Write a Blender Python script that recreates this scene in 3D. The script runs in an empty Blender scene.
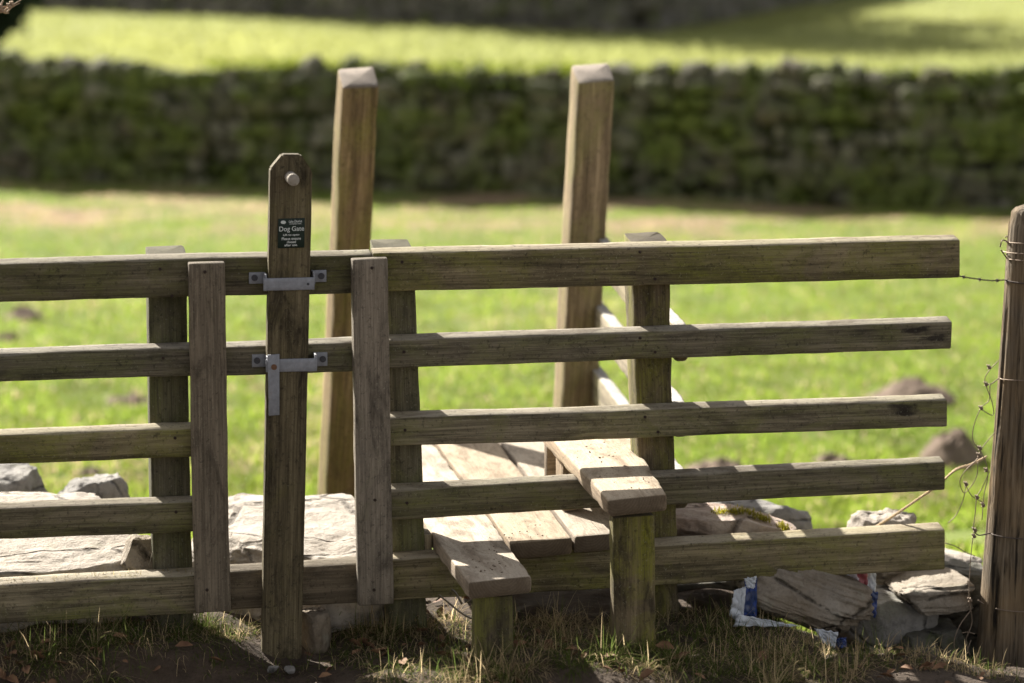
import bpy, math, random
import numpy as np
from mathutils import Vector, Matrix, noise
R = math.radians
random.seed(7); RNG = np.random.default_rng(7)
scene = bpy.context.scene
col = scene.collection

# ------------------------------------------------------------------ camera
F = 2844.0
YAW, PITCH = R(11), R(9.0)
CAM = Vector((-7.5*math.sin(YAW), -7.5*math.cos(YAW), 1.97))
cam = bpy.data.cameras.new('camera'); cam_o = bpy.data.objects.new('camera', cam); col.objects.link(cam_o)
cam_o.location = CAM; cam_o.rotation_euler = (math.pi/2-PITCH, 0, -YAW)
cam.sensor_width = 36; cam.lens = F/1024*36; cam.clip_start = .1; cam.clip_end = 1500
cam.dof.use_dof = True; cam.dof.focus_distance = 7.62; cam.dof.aperture_fstop = 2.0; cam.dof.aperture_blades = 9
scene.camera = cam_o
# ------------------------------------------------------------------ light
SUN_AZ, SUN_EL = R(24), R(34)      # azimuth: left of +Y (behind the fence)
sd = Vector((-math.sin(SUN_AZ)*math.cos(SUN_EL), math.cos(SUN_AZ)*math.cos(SUN_EL), math.sin(SUN_EL)))
sl = bpy.data.lights.new('sun', 'SUN'); sl.energy = 5.0; sl.angle = R(.53); sl.color = (1, .95, .86)
so = bpy.data.objects.new('sun', sl); col.objects.link(so); so.rotation_euler = (-sd).to_track_quat('-Z', 'Y').to_euler()
w = bpy.data.worlds.new('World'); scene.world = w; w.use_nodes = True
nt = w.node_tree; bg = nt.nodes['Background']; bg.inputs[1].default_value = .078
sky = nt.nodes.new('ShaderNodeTexSky'); sky.sky_type = 'NISHITA'; sky.sun_disc = False
sky.sun_elevation = SUN_EL; sky.sun_rotation = -SUN_AZ; sky.dust_density = 1.5
hz = nt.nodes.new('ShaderNodeMix'); hz.data_type = 'RGBA'; hz.inputs[0].default_value = .75      # sky light greyed, then warmed: a white balance added against blue shade
bw = nt.nodes.new('ShaderNodeRGBToBW'); tn = nt.nodes.new('ShaderNodeMix'); tn.data_type = 'RGBA'; tn.blend_type = 'MULTIPLY'; tn.inputs[0].default_value = 1; tn.inputs[7].default_value = (1.12, 1.03, .92, 1)
nt.links.new(sky.outputs[0], bw.inputs[0]); nt.links.new(bw.outputs[0], tn.inputs[6]); nt.links.new(sky.outputs[0], hz.inputs[6]); nt.links.new(tn.outputs[2], hz.inputs[7]); nt.links.new(hz.outputs[2], bg.inputs[0])
vs = scene.view_settings; vs.view_transform = 'Standard'; vs.look = 'None'; vs.gamma = 1; vs.use_curve_mapping = False
vs.exposure = 1.68

# ------------------------------------------------------------------ measuring helpers (photo point -> point of the place)
def ray(x, y):
    dx = (x-512)/F; dz = -(y-341.5)/F
    fy = math.cos(PITCH)+dz*math.sin(PITCH); z = -math.sin(PITCH)+dz*math.cos(PITCH)
    return Vector((dx*math.cos(YAW)+fy*math.sin(YAW), -dx*math.sin(YAW)+fy*math.cos(YAW), z))
def onY(x, y, Y=0.):
    d = ray(x, y); return CAM+d*((Y-CAM.y)/d.y)
def onZ(x, y, Z):
    d = ray(x, y); return CAM+d*((Z-CAM.z)/d.z)
def sm(a, b, x):
    t = min(1, max(0, (x-a)/(b-a))); return t*t*(3-2*t)
def n3(x, y, z=0.): return noise.noise(Vector((x, y, z)))
FIELD = -.9
def gz(x, y):
    z = 0.
    left = 1-sm(-.95, -.35, x)
    z += (.05*left-.02)*(1) - .09*left*(1-sm(-.28, -.1, y))
    if x < -.35: pass
    z -= .03*(1-sm(-.75, -.62, x)) * 0
    z -= .05*math.exp(-((x+.62)/.16)**2-((y+.1)/.2)**2)
    z += .06*math.exp(-((x-.05)/.34)**2-((y+.42)/.22)**2)
    z -= .05*(1-sm(-1.3, -.7, y))
    z -= (.17*sm(.72, .95, x)*sm(-.42, -.1, y)+.05*sm(1.0, 1.2, x))*(1-sm(.6, 2.5, y))
    if y > .25: z -= .55*sm(.25, 2.4, y)+(.33+.0*x)*sm(2.2, 5.5, y)
    a = 1-sm(3, 6, y)
    z += a*(.018*n3(x*5, y*5)+.012*n3(x*13, y*13, 3))
    b = sm(3, 6, y)
    z += b*(.06*n3(x*.5, y*.5, 9)+.025*n3(x*1.7, y*1.7, 5))*(1 if y < 60 else .3)
    z += max(0, y-70)*.05*sm(70, 160, y)
    return z

# ------------------------------------------------------------------ object helpers
def tag(o, label=None, cat=None, group=None, kind=None):
    for k, v in (('label', label), ('category', cat), ('group', group), ('kind', kind)):
        if v: o[k] = v
    return o
def empty(name, loc, label, cat, group=None):
    o = bpy.data.objects.new(name, None); col.objects.link(o); o.location = loc; o.empty_display_size = .1
    bpy.context.view_layer.update()
    return tag(o, label, cat, group)
def link(name, me, mat, parent=None, mw=None, smooth=True):
    o = bpy.data.objects.new(name, me); col.objects.link(o)
    if mat: me.materials.append(mat)
    if smooth and len(me.polygons): me.polygons.foreach_set('use_smooth', [True]*len(me.polygons))
    mw = mw or Matrix.Identity(4)
    if parent:
        o.parent = parent; pm = Matrix.Identity(4); p = parent; chain = []
        while p: chain.append(p); p = p.parent
        for p in reversed(chain): pm = pm @ p.matrix_parent_inverse @ p.matrix_basis
        o.matrix_parent_inverse = Matrix.Identity(4); o.matrix_basis = pm.inverted() @ mw
    else: o.matrix_basis = mw
    return o
def mesh(name, vs_, fs):
    me = bpy.data.meshes.new(name); me.from_pydata([tuple(v) for v in vs_], [], fs); me.update(); return me

def beam(name, e0, e1, mat, parent, bev=.004, wob=.0015, rough=.0025, seg=.03, seed=None, loc_extra=None, endrough=0.):
    """hexahedral timber between end quads e0, e1 (corners a,b: 00,10,11,01), rounded worn arrises; local X runs along it"""
    e0 = [Vector(p) for p in e0]; e1 = [Vector(p) for p in e1]
    c0 = sum(e0, Vector())/4; c1 = sum(e1, Vector())/4; C = (c0+c1)/2
    X = (c1-c0).normalized(); Yv = ((e0[1]-e0[0])+(e0[2]-e0[3])); Yv = (Yv-X*Yv.dot(X)).normalized(); Z = X.cross(Yv)
    mw = Matrix((( X.x, Yv.x, Z.x, C.x), (X.y, Yv.y, Z.y, C.y), (X.z, Yv.z, Z.z, C.z), (0, 0, 0, 1)))
    inv = mw.inverted()
    L = (c1-c0).length; n = max(3, int(L/seg)); sd_ = random.random()*99 if seed is None else seed
    wa = (e0[1]-e0[0]).length; wb = (e0[3]-e0[0]).length
    ba, bb = min(.4, bev/wa), min(.4, bev/wb)
    prof = []   # (a, b, arris weight)
    k = .29
    for (ca, cb, sa, sb) in ((0, 0, 1, 1), (1, 0, -1, 1), (1, 1, -1, -1), (0, 1, 1, -1)):
        p1 = (ca, cb+sb*bb, .4); pm = (ca+sa*ba*k, cb+sb*bb*k, 1.); p2 = (ca+sa*ba, cb, .4)
        tri = [p1, pm, p2]
        if (ca, cb) in ((1, 0), (0, 1)): tri = tri[::-1]
        prof += tri
        nx = {(0, 0): (1, 0), (1, 0): (1, 1), (1, 1): (0, 1), (0, 1): (0, 0)}[(ca, cb)]
        for t in (.33, .67): prof.append((ca+(nx[0]-ca)*t, cb+(nx[1]-cb)*t, 0.))
    m = len(prof)
    ss = [0, min(.2, bev*.7/L)]+[i/n for i in range(1, n)]+[1-min(.2, bev*.7/L), 1]
    V = []; 
    for si, s in enumerate(ss):
        end = si in (0, len(ss)-1)
        for (a, b, wgt) in prof:
            if end: a, b = .5+(a-.5)*(1-ba*.9), .5+(b-.5)*(1-bb*.9)
            p0 = e0[0]*(1-a)*(1-b)+e0[1]*a*(1-b)+e0[2]*a*b+e0[3]*(1-a)*b
            p1 = e1[0]*(1-a)*(1-b)+e1[1]*a*(1-b)+e1[2]*a*b+e1[3]*(1-a)*b
            p = inv @ (p0*(1-s)+p1*s)
            x = p.x
            p.y += wob*2*n3(x*2.2, sd_, 1)+wob*.6*n3(x*9, p.z*20, sd_); p.z += wob*2*n3(x*2.2, sd_, 5)+wob*.6*n3(x*9, p.y*20, sd_+3)
            if wgt:
                e = rough*max(0, n3(x*14, p.y*30+p.z*23, sd_)+.15)*wgt*2
                q = Vector((0, -p.y, -p.z)); 
                if q.length > 0: p += q.normalized()*e
            if end: p.x += (-1 if si else 1)*(endrough*abs(n3(p.y*60, p.z*60, sd_)))
            V.append(p)
    Fc = []
    for i in range(len(ss)-1):
        for j in range(m):
            a0 = i*m+j; a1 = i*m+(j+1) % m
            Fc.append((a0, a1, a1+m, a0+m))
    V.append(sum((V[j] for j in range(m)), Vector())/m); V.append(sum((V[(len(ss)-1)*m+j] for j in range(m)), Vector())/m)
    for j in range(m):
        Fc.append(((j+1) % m, j, len(V)-2)); o_ = (len(ss)-1)*m; Fc.append((o_+j, o_+(j+1) % m, len(V)-1))
    me = mesh(name, V, Fc)
    me.validate()
    import bmesh
    bm = bmesh.new(); bm.from_mesh(me); bmesh.ops.recalc_face_normals(bm, faces=bm.faces); bm.to_mesh(me); bm.free()
    o = link(name, me, mat, parent, mw)
    me.polygons.foreach_set('use_smooth', [True]*len(me.polygons))
    return o
def rail(px, y0, y1, mat, parent, name='rail', **k):
    """px: TL, TR, BR, BL photo points of the near face in plane Y=y0; y1 = far face"""
    TL, TR, BR, BL = [onY(p[0], p[1], y0) for p in px]
    d = Vector((0, y1-y0, 0))
    u = Vector((0, 0, .011 if name == 'rail' else 0))
    return beam(name, [BL, BL+d, TL+d+u, TL], [BR, BR+d, TR+d+u, TR], mat, parent, **k)
def vpost(px, y0, y1, mat, parent, name='post', top=0., dx=0., **k):
    TL, TR, BR, BL = [onY(p[0], p[1], y0) for p in px]
    d = Vector((dx, y1-y0, 0)); t = Vector((0, 0, top))
    return beam(name, [BL, BR, BR+d, BL+d], [TL, TR, TR+d+t, TL+d+t], mat, parent, **k)
def box_beam(name, x0, x1, y0, y1, z0, z1, mat, parent, axis='y', **k):
    P = lambda x, y, z: Vector((x, y, z))
    if axis == 'y': return beam(name, [P(x0, y0, z0), P(x1, y0, z0), P(x1, y0, z1), P(x0, y0, z1)], [P(x0, y1, z0), P(x1, y1, z0), P(x1, y1, z1), P(x0, y1, z1)], mat, parent, **k)
    if axis == 'x': return beam(name, [P(x0, y0, z0), P(x0, y1, z0), P(x0, y1, z1), P(x0, y0, z1)], [P(x1, y0, z0), P(x1, y1, z0), P(x1, y1, z1), P(x1, y0, z1)], mat, parent, **k)
    return beam(name, [P(x0, y0, z0), P(x1, y0, z0), P(x1, y1, z0), P(x0, y1, z0)], [P(x0, y0, z1), P(x1, y0, z1), P(x1, y1, z1), P(x0, y1, z1)], mat, parent, **k)
def smooth_path(pts, sub=6):
    pts = [Vector(p) for p in pts]
    if len(pts) < 3: return pts
    P = [pts[0]*2-pts[1]]+pts+[pts[-1]*2-pts[-2]]; out = []
    for i in range(1, len(P)-2):
        for s in range(sub):
            t = s/sub; a, b, c, d = P[i-1:i+3]
            out.append(.5*((2*b)+(c-a)*t+(2*a-5*b+4*c-d)*t*t+(3*b-3*c+d-a)*t**3))
    return out+[pts[-1]]
def tube_data(pts, r, n=6, V=None, Fc=None):
    V = [] if V is None else V; Fc = [] if Fc is None else Fc
    up = Vector((.3, .2, 1)); base = len(V)
    rr = r if callable(r) else (lambda t: r)
    for i, p in enumerate(pts):
        T = (pts[min(i+1, len(pts)-1)]-pts[max(0, i-1)])
        if T.length < 1e-9: T = Vector((1, 0, 0))
        T.normalize(); A = T.cross(up)
        if A.length < .05: A = T.cross(Vector((1, 0, 0)))
        A.normalize(); B = T.cross(A); q = rr(i/max(1, len(pts)-1))
        for k in range(n):
            a = 2*math.pi*k/n; V.append(p+A*math.cos(a)*q+B*math.sin(a)*q)
    for i in range(len(pts)-1):
        for k in range(n):
            a = base+i*n+k; b = base+i*n+(k+1) % n; Fc.append((a, b, b+n, a+n))
    Fc.append(tuple(base+k for k in reversed(range(n)))); e = base+(len(pts)-1)*n; Fc.append(tuple(e+k for k in range(n)))
    return V, Fc

# ------------------------------------------------------------------ materials
class NT:
    def __init__(s, name):
        s.m = bpy.data.materials.new(name); s.m.use_nodes = True; s.t = s.m.node_tree; s.p = s.t.nodes['Principled BSDF']; s.out = s.t.nodes['Material Output']
        s.p.inputs['Specular IOR Level'].default_value = .25
    def n(s, typ, **k):
        nd = s.t.nodes.new('ShaderNode'+typ)
        for a, b in k.items():
            if isinstance(a, str) and a.startswith('i_'): pass
            setattr(nd, a, b)
        return nd
    def l(s, a, b): s.t.links.new(a, b)
    def val(s, x, sock):
        if hasattr(x, 'is_linked') or hasattr(x, 'links'): s.l(x, sock)
        else: sock.default_value = x
    def noise(s, vec, scale, detail=4, rough=.55, dist=0.):
        nd = s.n('TexNoise'); s.l(vec, nd.inputs['Vector']); nd.inputs['Scale'].default_value = scale
        nd.inputs['Detail'].default_value = detail; nd.inputs['Roughness'].default_value = rough; nd.inputs['Distortion'].default_value = dist
        return nd.outputs[0]
    def math(s, op, a, b=None, clamp=False):
        nd = s.n('Math', operation=op, use_clamp=clamp); s.val(a, nd.inputs[0])
        if b is not None: s.val(b, nd.inputs[1])
        return nd.outputs[0]
    def ramp(s, f, a, b):
        nd = s.n('MapRange'); s.l(f, nd.inputs[0]); nd.inputs[1].default_value = a; nd.inputs[2].default_value = b; nd.clamp = True
        return nd.outputs[0]
    def mix(s, f, a, b, mode='MIX'):
        nd = s.n('Mix', data_type='RGBA', blend_type=mode)
        s.val(f, nd.inputs[0])
        for x, i in ((a, 6), (b, 7)):
            if isinstance(x, (tuple, list)): nd.inputs[i].default_value = (*x[:3], 1)
            else: s.l(x, nd.inputs[i])
        return nd.outputs[2]
    def scale(s, vec, sc, loc=None):
        nd = s.n('VectorMath', operation='MULTIPLY'); s.l(vec, nd.inputs[0]); nd.inputs[1].default_value = sc; return nd.outputs[0]
    def bump(s, h, dist, strength=1., normal=None):
        nd = s.n('Bump'); s.l(h, nd.inputs['Height']); nd.inputs['Distance'].default_value = dist; nd.inputs['Strength'].default_value = strength
        if normal: s.l(normal, nd.inputs['Normal'])
        return nd.outputs[0]
    def done(s, colr=None, rough=.85, nrm=None):
        if colr is not None: s.val(colr if not isinstance(colr, tuple) else (*colr, 1), s.p.inputs['Base Color'])
        s.val(rough, s.p.inputs['Roughness'])
        if nrm is not None: s.l(nrm, s.p.inputs['Normal'])
        return s.m

ENDK = .5; ENDR = 1.6
def wood(name, base, dark, light, green=(.10, .12, .02), gamt=.5, top=(.36, .32, .25), topamt=.6, ring=.5, mud=.3):
    s = NT(name); tc = s.n('TexCoord').outputs['Object']; oi = s.n('ObjectInfo').outputs['Random']
    comb = s.n('CombineXYZ'); s.l(s.math('MULTIPLY', oi, 37.), comb.inputs[0]); s.l(s.math('MULTIPLY_ADD', oi, .09) if False else s.math('SUBTRACT', s.math('MULTIPLY', oi, .12), .03), comb.inputs[1]); comb.inputs[2].default_value = .035
    ad = s.n('VectorMath', operation='ADD'); s.l(tc, ad.inputs[0]); s.l(comb.outputs[0], ad.inputs[1]); v = ad.outputs[0]
    warp = s.noise(s.scale(v, (2, 6, 6)), 1.6, 3)
    wv = s.n('TexWave', wave_type='RINGS', rings_direction='X', wave_profile='SAW'); s.l(s.scale(v, (.25, 1, 1)), wv.inputs['Vector'])
    wv.inputs['Scale'].default_value = 34; wv.inputs['Distortion'].default_value = 5.; wv.inputs['Detail'].default_value = 3; wv.inputs['Detail Scale'].default_value = .35
    fib = s.noise(s.scale(v, (1.5, 60, 60)), 4, 8, .65)
    fib2 = s.noise(s.scale(v, (5, 160, 160)), 3, 4, .7)
    blot = s.noise(s.scale(v, (1.4, 5, 5)), 3.4, 9, .72, .6)
    speck = s.noise(v, 170, 4, .7)
    c = s.mix(s.ramp(fib, .3, .72), dark, light)
    c = s.mix(.3, c, base)
    c = s.mix(s.math('MULTIPLY', s.ramp(wv.outputs[1], .35, 1.), ring), c, s.mix(.55, dark, c))
    c = s.mix(s.math('MULTIPLY', s.ramp(fib2, .56, .72), .55), c, dark)
    strk = s.noise(s.scale(v, (.9, 26, 26)), 1.6, 5, .6); c = s.mix(s.math('MULTIPLY', s.ramp(strk, .48, .66), .65), c, tuple(x*.9 for x in dark)); c = s.mix(s.math('MULTIPLY', s.ramp(strk, .44, .32), .5), c, light)
    gm = s.noise(s.scale(v, (1, 1.6, 1.6)), 3.6, 8, .7, .8)
    gm2 = s.math('MULTIPLY', s.ramp(gm, .62-.28*gamt, .72-.16*gamt), s.ramp(fib, .25, .62))
    c = s.mix(s.math('MULTIPLY', gm2, min(1, gamt*1.2), True), c, green)
    c = s.mix(s.math('MULTIPLY', s.ramp(blot, .50, .64), min(1, mud*1.5)), c, tuple(x*.45 for x in dark))
    # knots: dark patches of the board itself, placed by object properties
    for i in (1, 2):
        at = s.n('Attribute', attribute_type='OBJECT', attribute_name='knot%d' % i)
        d = s.n('VectorMath', operation='SUBTRACT'); s.l(tc, d.inputs[0]); s.l(at.outputs['Vector'], d.inputs[1])
        ns = s.n('TexNoise'); s.l(s.scale(v, (1, 2.5, 2.5)), ns.inputs['Vector']); ns.inputs['Scale'].default_value = 22
        dd = s.n('VectorMath', operation='SUBTRACT'); s.l(ns.outputs[1], dd.inputs[0]); dd.inputs[1].default_value = (.5, .5, .5)
        ee = s.n('VectorMath', operation='MULTIPLY_ADD'); s.l(dd.outputs[0], ee.inputs[0]); ee.inputs[1].default_value = (.06, .0, .03); s.l(d.outputs[0], ee.inputs[2])
        ln = s.n('VectorMath', operation='LENGTH'); s.l(s.scale(ee.outputs[0], (.26, .05, 1)), ln.inputs[0])
        c = s.mix(s.math('MULTIPLY', s.ramp(ln.outputs['Value'], .012, .006), .85), c, (.016, .012, .01))
    # weathered silvering of upward faces
    g = s.n('NewGeometry'); sx = s.n('SeparateXYZ'); s.l(g.outputs['Normal'], sx.inputs[0])
    tm = s.math('MULTIPLY', s.ramp(sx.outputs[2], .45, .8), topamt)
    tcol = s.mix(s.ramp(blot, .46, .62), top, tuple(x*k for x, k in zip(top, (.5, .44, .38)))); tcol = s.mix(s.ramp(speck, .55, .7), tcol, tuple(x*.5 for x in top))
    tcol = s.mix(s.ramp(fib2, .5, .75), tcol, tuple(x*.6 for x in top))
    c = s.mix(tm, c, tcol)
    spk2 = s.noise(v, 75, 5, .75); c = s.mix(s.math('MULTIPLY', s.ramp(spk2, .56, .66), .6), c, tuple(x*.4 for x in dark)); c = s.mix(s.math('MULTIPLY', s.ramp(speck, .6, .68), .45), c, (.30, .29, .20))
    # every board has weathered its own way
    rv = s.n('MapRange'); s.l(s.math('FRACT', s.math('MULTIPLY', oi, 7.31)), rv.inputs[0]); rv.inputs[3].default_value = .76; rv.inputs[4].default_value = 1.28
    hs = s.n('HueSaturation'); s.l(c, hs.inputs['Color']); s.l(rv.outputs[0], hs.inputs['Value'])
    rs = s.n('MapRange'); s.l(s.math('FRACT', s.math('MULTIPLY', oi, 23.7)), rs.inputs[0]); rs.inputs[3].default_value = .75; rs.inputs[4].default_value = 1.1; s.l(rs.outputs[0], hs.inputs['Saturation'])
    c = hs.outputs[0]
    # cut ends: darker, with the rings showing
    nx = s.n('SeparateXYZ'); s.l(s.n('TexCoord').outputs['Normal'], nx.inputs[0])
    endm = s.ramp(s.math('ABSOLUTE', nx.outputs[0]), .6, .85)
    rg = s.n('TexWave', wave_type='RINGS', rings_direction='X'); s.l(v, rg.inputs['Vector']); rg.inputs['Scale'].default_value = 42; rg.inputs['Distortion'].default_value = 2.; rg.inputs['Detail'].default_value = 2
    eb = top if name == 'brown_handpost_wood' else base; ec = s.mix(s.ramp(rg.outputs[1], .2, .8), tuple(x*ENDK for x in eb), tuple(x*ENDK*ENDR for x in eb)); ec = s.mix(s.math('MULTIPLY', s.ramp(speck, .5, .65), .5), ec, tuple(x*.6 for x in dark))
    c = s.mix(s.math('MULTIPLY', endm, .85), c, ec)
    h = s.math('ADD', s.math('MULTIPLY', fib, .9), s.math('ADD', s.math('MULTIPLY', fib2, .6), s.math('ADD', s.math('MULTIPLY', wv.outputs[1], .25), s.math('MULTIPLY', speck, .35))))
    return s.done(c, .86, s.bump(h, .004, .8))
W_RAIL = wood('weathered_rail_wood', (.16, .132, .076), (.036, .029, .017), (.33, .275, .175), green=(.15, .155, .03), gamt=.66, top=(.40, .35, .27))
W_POST = wood('weathered_post_wood', (.115, .098, .050), (.042, .036, .018), (.22, .19, .105), green=(.13, .14, .02), gamt=.8, topamt=.25, top=(.26, .22, .17))
W_UP = wood('brown_upright_wood', (.18, .143, .098), (.07, .054, .036), (.30, .24, .165), gamt=.22, ring=.3, mud=.45, topamt=.4)
W_DOG = wood('speckled_gate_wood', (.14, .11, .062), (.036, .027, .015), (.30, .25, .155), green=(.14, .13, .035), gamt=.36, ring=.5, mud=.5, topamt=.4)
ENDK = .38; ENDR = 2.6
W_TALL = wood('brown_handpost_wood', (.215, .138, .062), (.068, .042, .016), (.48, .345, .17), green=(.21, .20, .03), gamt=.58, ring=.9, mud=.2, top=(.32, .27, .225))
ENDK = .36; ENDR = 1.25
W_PLANK = wood('pale_plank_wood', (.27, .20, .13), (.13, .09, .055), (.36, .28, .19), gamt=.05, top=(.42, .35, .26), topamt=.8, ring=.4, mud=.5)
W_MOSSY = wood('mossy_support_wood', (.16, .122, .072), (.06, .045, .026), (.27, .21, .125), green=(.20, .20, .018), gamt=.78, mud=.55, topamt=.25, top=(.26, .22, .17))
W_SIDE = wood('pale_side_rail_wood', (.26, .205, .12), (.12, .09, .05), (.36, .30, .2), green=(.2, .2, .05), gamt=.4, top=(.42, .40, .37), topamt=.9)

def rock_mat(name, a, b, dark, moss=.0, mosscol=(.16, .15, .02), sc=1., lichen=.2):
    s = NT(name); tc = s.n('TexCoord').outputs['Object']; oi = s.n('ObjectInfo').outputs['Random']
    ad = s.n('VectorMath', operation='ADD'); s.l(tc, ad.inputs[0]); s.l(s.math('MULTIPLY', oi, 19.), ad.inputs[1]); v = ad.outputs[0]
    n1 = s.noise(v, 5*sc, 10, .62, .4); n2 = s.noise(v, 26*sc, 8, .7); n3_ = s.noise(v, 120*sc, 4, .7)
    vo = s.n('TexVoronoi', feature='DISTANCE_TO_EDGE'); s.l(v, vo.inputs['Vector']); vo.inputs['Scale'].default_value = 3.5*sc
    c = s.mix(s.ramp(n1, .35, .65), a, b); c = s.mix(s.math('MULTIPLY', s.ramp(n2, .5, .75), .7), c, dark)
    c = s.mix(s.math('MULTIPLY', s.ramp(n3_, .55, .75), .5), c, dark)
    li = s.noise(v, 14*sc, 3, .5); c = s.mix(s.math('MULTIPLY', s.ramp(li, .62, .68), lichen), c, (.40, .42, .34))
    g = s.n('NewGeometry'); sx = s.n('SeparateXYZ'); s.l(g.outputs['Normal'], sx.inputs[0])
    mm = s.noise(v, 7*sc, 6, .65); m_ = s.math('MULTIPLY', s.ramp(mm, .62-.3*moss, .70-.25*moss), min(1, moss*1.6))
    c = s.mix(m_, c, mosscol)
    h = s.math('ADD', n1, s.math('ADD', s.math('MULTIPLY', n2, .5), s.math('MULTIPLY', n3_, .2)))
    vc = s.n('TexVoronoi', feature='DISTANCE_TO_EDGE'); s.l(s.mix(.25, v, s.n('TexNoise').outputs[1]) if False else s.scale(v, (1, 1.6, 2.2)), vc.inputs['Vector']); vc.inputs['Scale'].default_value = 2.6*sc
    cr = s.math('MULTIPLY', s.ramp(vc.outputs[0], .035, .0), s.ramp(n2, .42, .55)); c = s.mix(s.math('MULTIPLY', cr, .75), c, tuple(x*.4 for x in dark))
    return s.done(c, .92, s.bump(s.math('SUBTRACT', h, s.math('MULTIPLY', cr, .6)), .03/sc, .9))
RK_PALE = rock_mat('pale_boulder_stone', (.36, .315, .265), (.43, .385, .335), (.16, .13, .10), moss=.08, lichen=.1)
RK_GREY = rock_mat('grey_slate_stone', (.22, .21, .20), (.33, .31, .28), (.08, .075, .07), moss=.15, mosscol=(.10, .10, .02))
RK_DARK = rock_mat('dark_stone_and_filler', (.10, .095, .08), (.17, .16, .13), (.03, .028, .022), moss=.35, mosscol=(.06, .075, .015))  # filler stones carry the shade of the bank's voids in this dark colour
RK_SLAB = rock_mat('brown_slab_stone', (.22, .175, .125), (.33, .29, .24), (.08, .06, .04), moss=.1, mosscol=(.13, .10, .05))
RK_PINK = rock_mat('pinkish_boulder_stone', (.40, .30, .25), (.44, .37, .32), (.2, .14, .11), moss=.1)

def soil_mat(name, a=(.045, .030, .020), b=(.085, .060, .042)):
    s = NT(name); v = s.n('TexCoord').outputs['Object']
    n1 = s.noise(v, 9, 8, .7); n2 = s.noise(v, 60, 5, .7)
    c = s.mix(s.ramp(n1, .35, .65), a, b); c = s.mix(s.ramp(n2, .6, .75), c, tuple(x*1.8 for x in b))
    return s.done(c, .95, s.bump(s.math('ADD', n1, s.math('MULTIPLY', n2, .5)), .03, .8))
SOIL = soil_mat('molehill_soil', (.13, .095, .07), (.26, .195, .15))

def grass_mat(name, trans=.5, att='tint'):
    s = NT(name); a = s.n('Attribute', attribute_name=att)
    df = s.n('BsdfDiffuse'); tr = s.n('BsdfTranslucent'); mx = s.n('MixShader')
    s.l(a.outputs['Color'], df.inputs[0]); s.l(a.outputs['Color'], tr.inputs[0]); mx.inputs[0].default_value = trans
    s.l(df.outputs[0], mx.inputs[1]); s.l(tr.outputs[0], mx.inputs[2]); s.l(mx.outputs[0], s.out.inputs[0])
    return s.m
GRASS = grass_mat('grass_blades_mat', .6)

# ------------------------------------------------------------------ ground
def ground():
    def axis(parts):
        o = []
        for a, b, n in parts: o += list(np.linspace(a, b, n, endpoint=False))
        return o+[parts[-1][1]]
    xs = axis([(-500, -60, 14), (-60, -12, 16), (-12, -2.2, 40), (-2.2, 1.9, 180), (1.9, 14, 50), (14, 70, 22), (70, 600, 14)])
    ys = axis([(-60, -9, 8), (-9, -1.4, 20), (-1.4, .8, 110), (.8, 6, 60), (6, 24, 80), (24, 80, 50), (80, 900, 24)])
    V = [(x, y, gz(x, y)) for y in ys for x in xs]; nx = len(xs)
    Fc = [(j*nx+i, j*nx+i+1, (j+1)*nx+i+1, (j+1)*nx+i) for j in range(len(ys)-1) for i in range(nx-1)]
    me = mesh('ground', V, Fc)
    s = NT('ground_mat'); v = s.n('TexCoord').outputs['Object']; sx = s.n('SeparateXYZ'); s.l(v, sx.inputs[0]); Y = sx.outputs[1]
    far = s.ramp(Y, 1.6, 2.6)
    n1 = s.noise(v, .7, 5, .6); n2 = s.noise(v, 3.3, 6, .65); n3_ = s.noise(v, 30, 5, .7); nb = s.noise(s.scale(v, (1, 1, 1)), 14, 8, .72)
    soil = s.mix(s.ramp(nb, .35, .65), (.060, .043, .030), (.125, .09, .064)); soil = s.mix(s.ramp(n3_, .62, .78), soil, (.15, .12, .09))
    g1 = s.mix(s.ramp(n2, .35, .7), (.13, .195, .028), (.19, .245, .04)); g1 = s.mix(s.ramp(n3_, .5, .75), g1, (.33, .31, .11))
    # leaf litter and worn earth along the foot of the far stone wall
    lit = s.math('MULTIPLY', s.ramp(s.math('ADD', s.math('MULTIPLY', Y, 1.), s.math('MULTIPLY', sx.outputs[0], .24)), 16.2, 17.8), s.ramp(Y, 26, 23))
    lit = s.math('MULTIPLY', lit, s.ramp(s.noise(s.scale(v, (.7, 1.1, 1)), 1.1, 4, .6), .47, .58))
    g1 = s.mix(lit, g1, s.mix(s.ramp(n3_, .4, .6), (.42, .28, .20), (.26, .20, .11)))
    fg = s.mix(s.ramp(n1, .3, .7), (.25, .27, .085), (.30, .31, .11)); fg = s.mix(s.math('MULTIPLY', s.ramp(n2, .5, .7), .3), fg, (.25, .28, .05))
    g2 = s.mix(s.ramp(Y, 21, 25), g1, fg)
    c = s.mix(far, soil, g2)
    h = s.math('ADD', nb, s.math('MULTIPLY', n3_, .5))
    s.done(c, .95, s.bump(h, .05, 1.))
    tag(link('ground', me, s.m), kind='structure')
ground()

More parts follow.
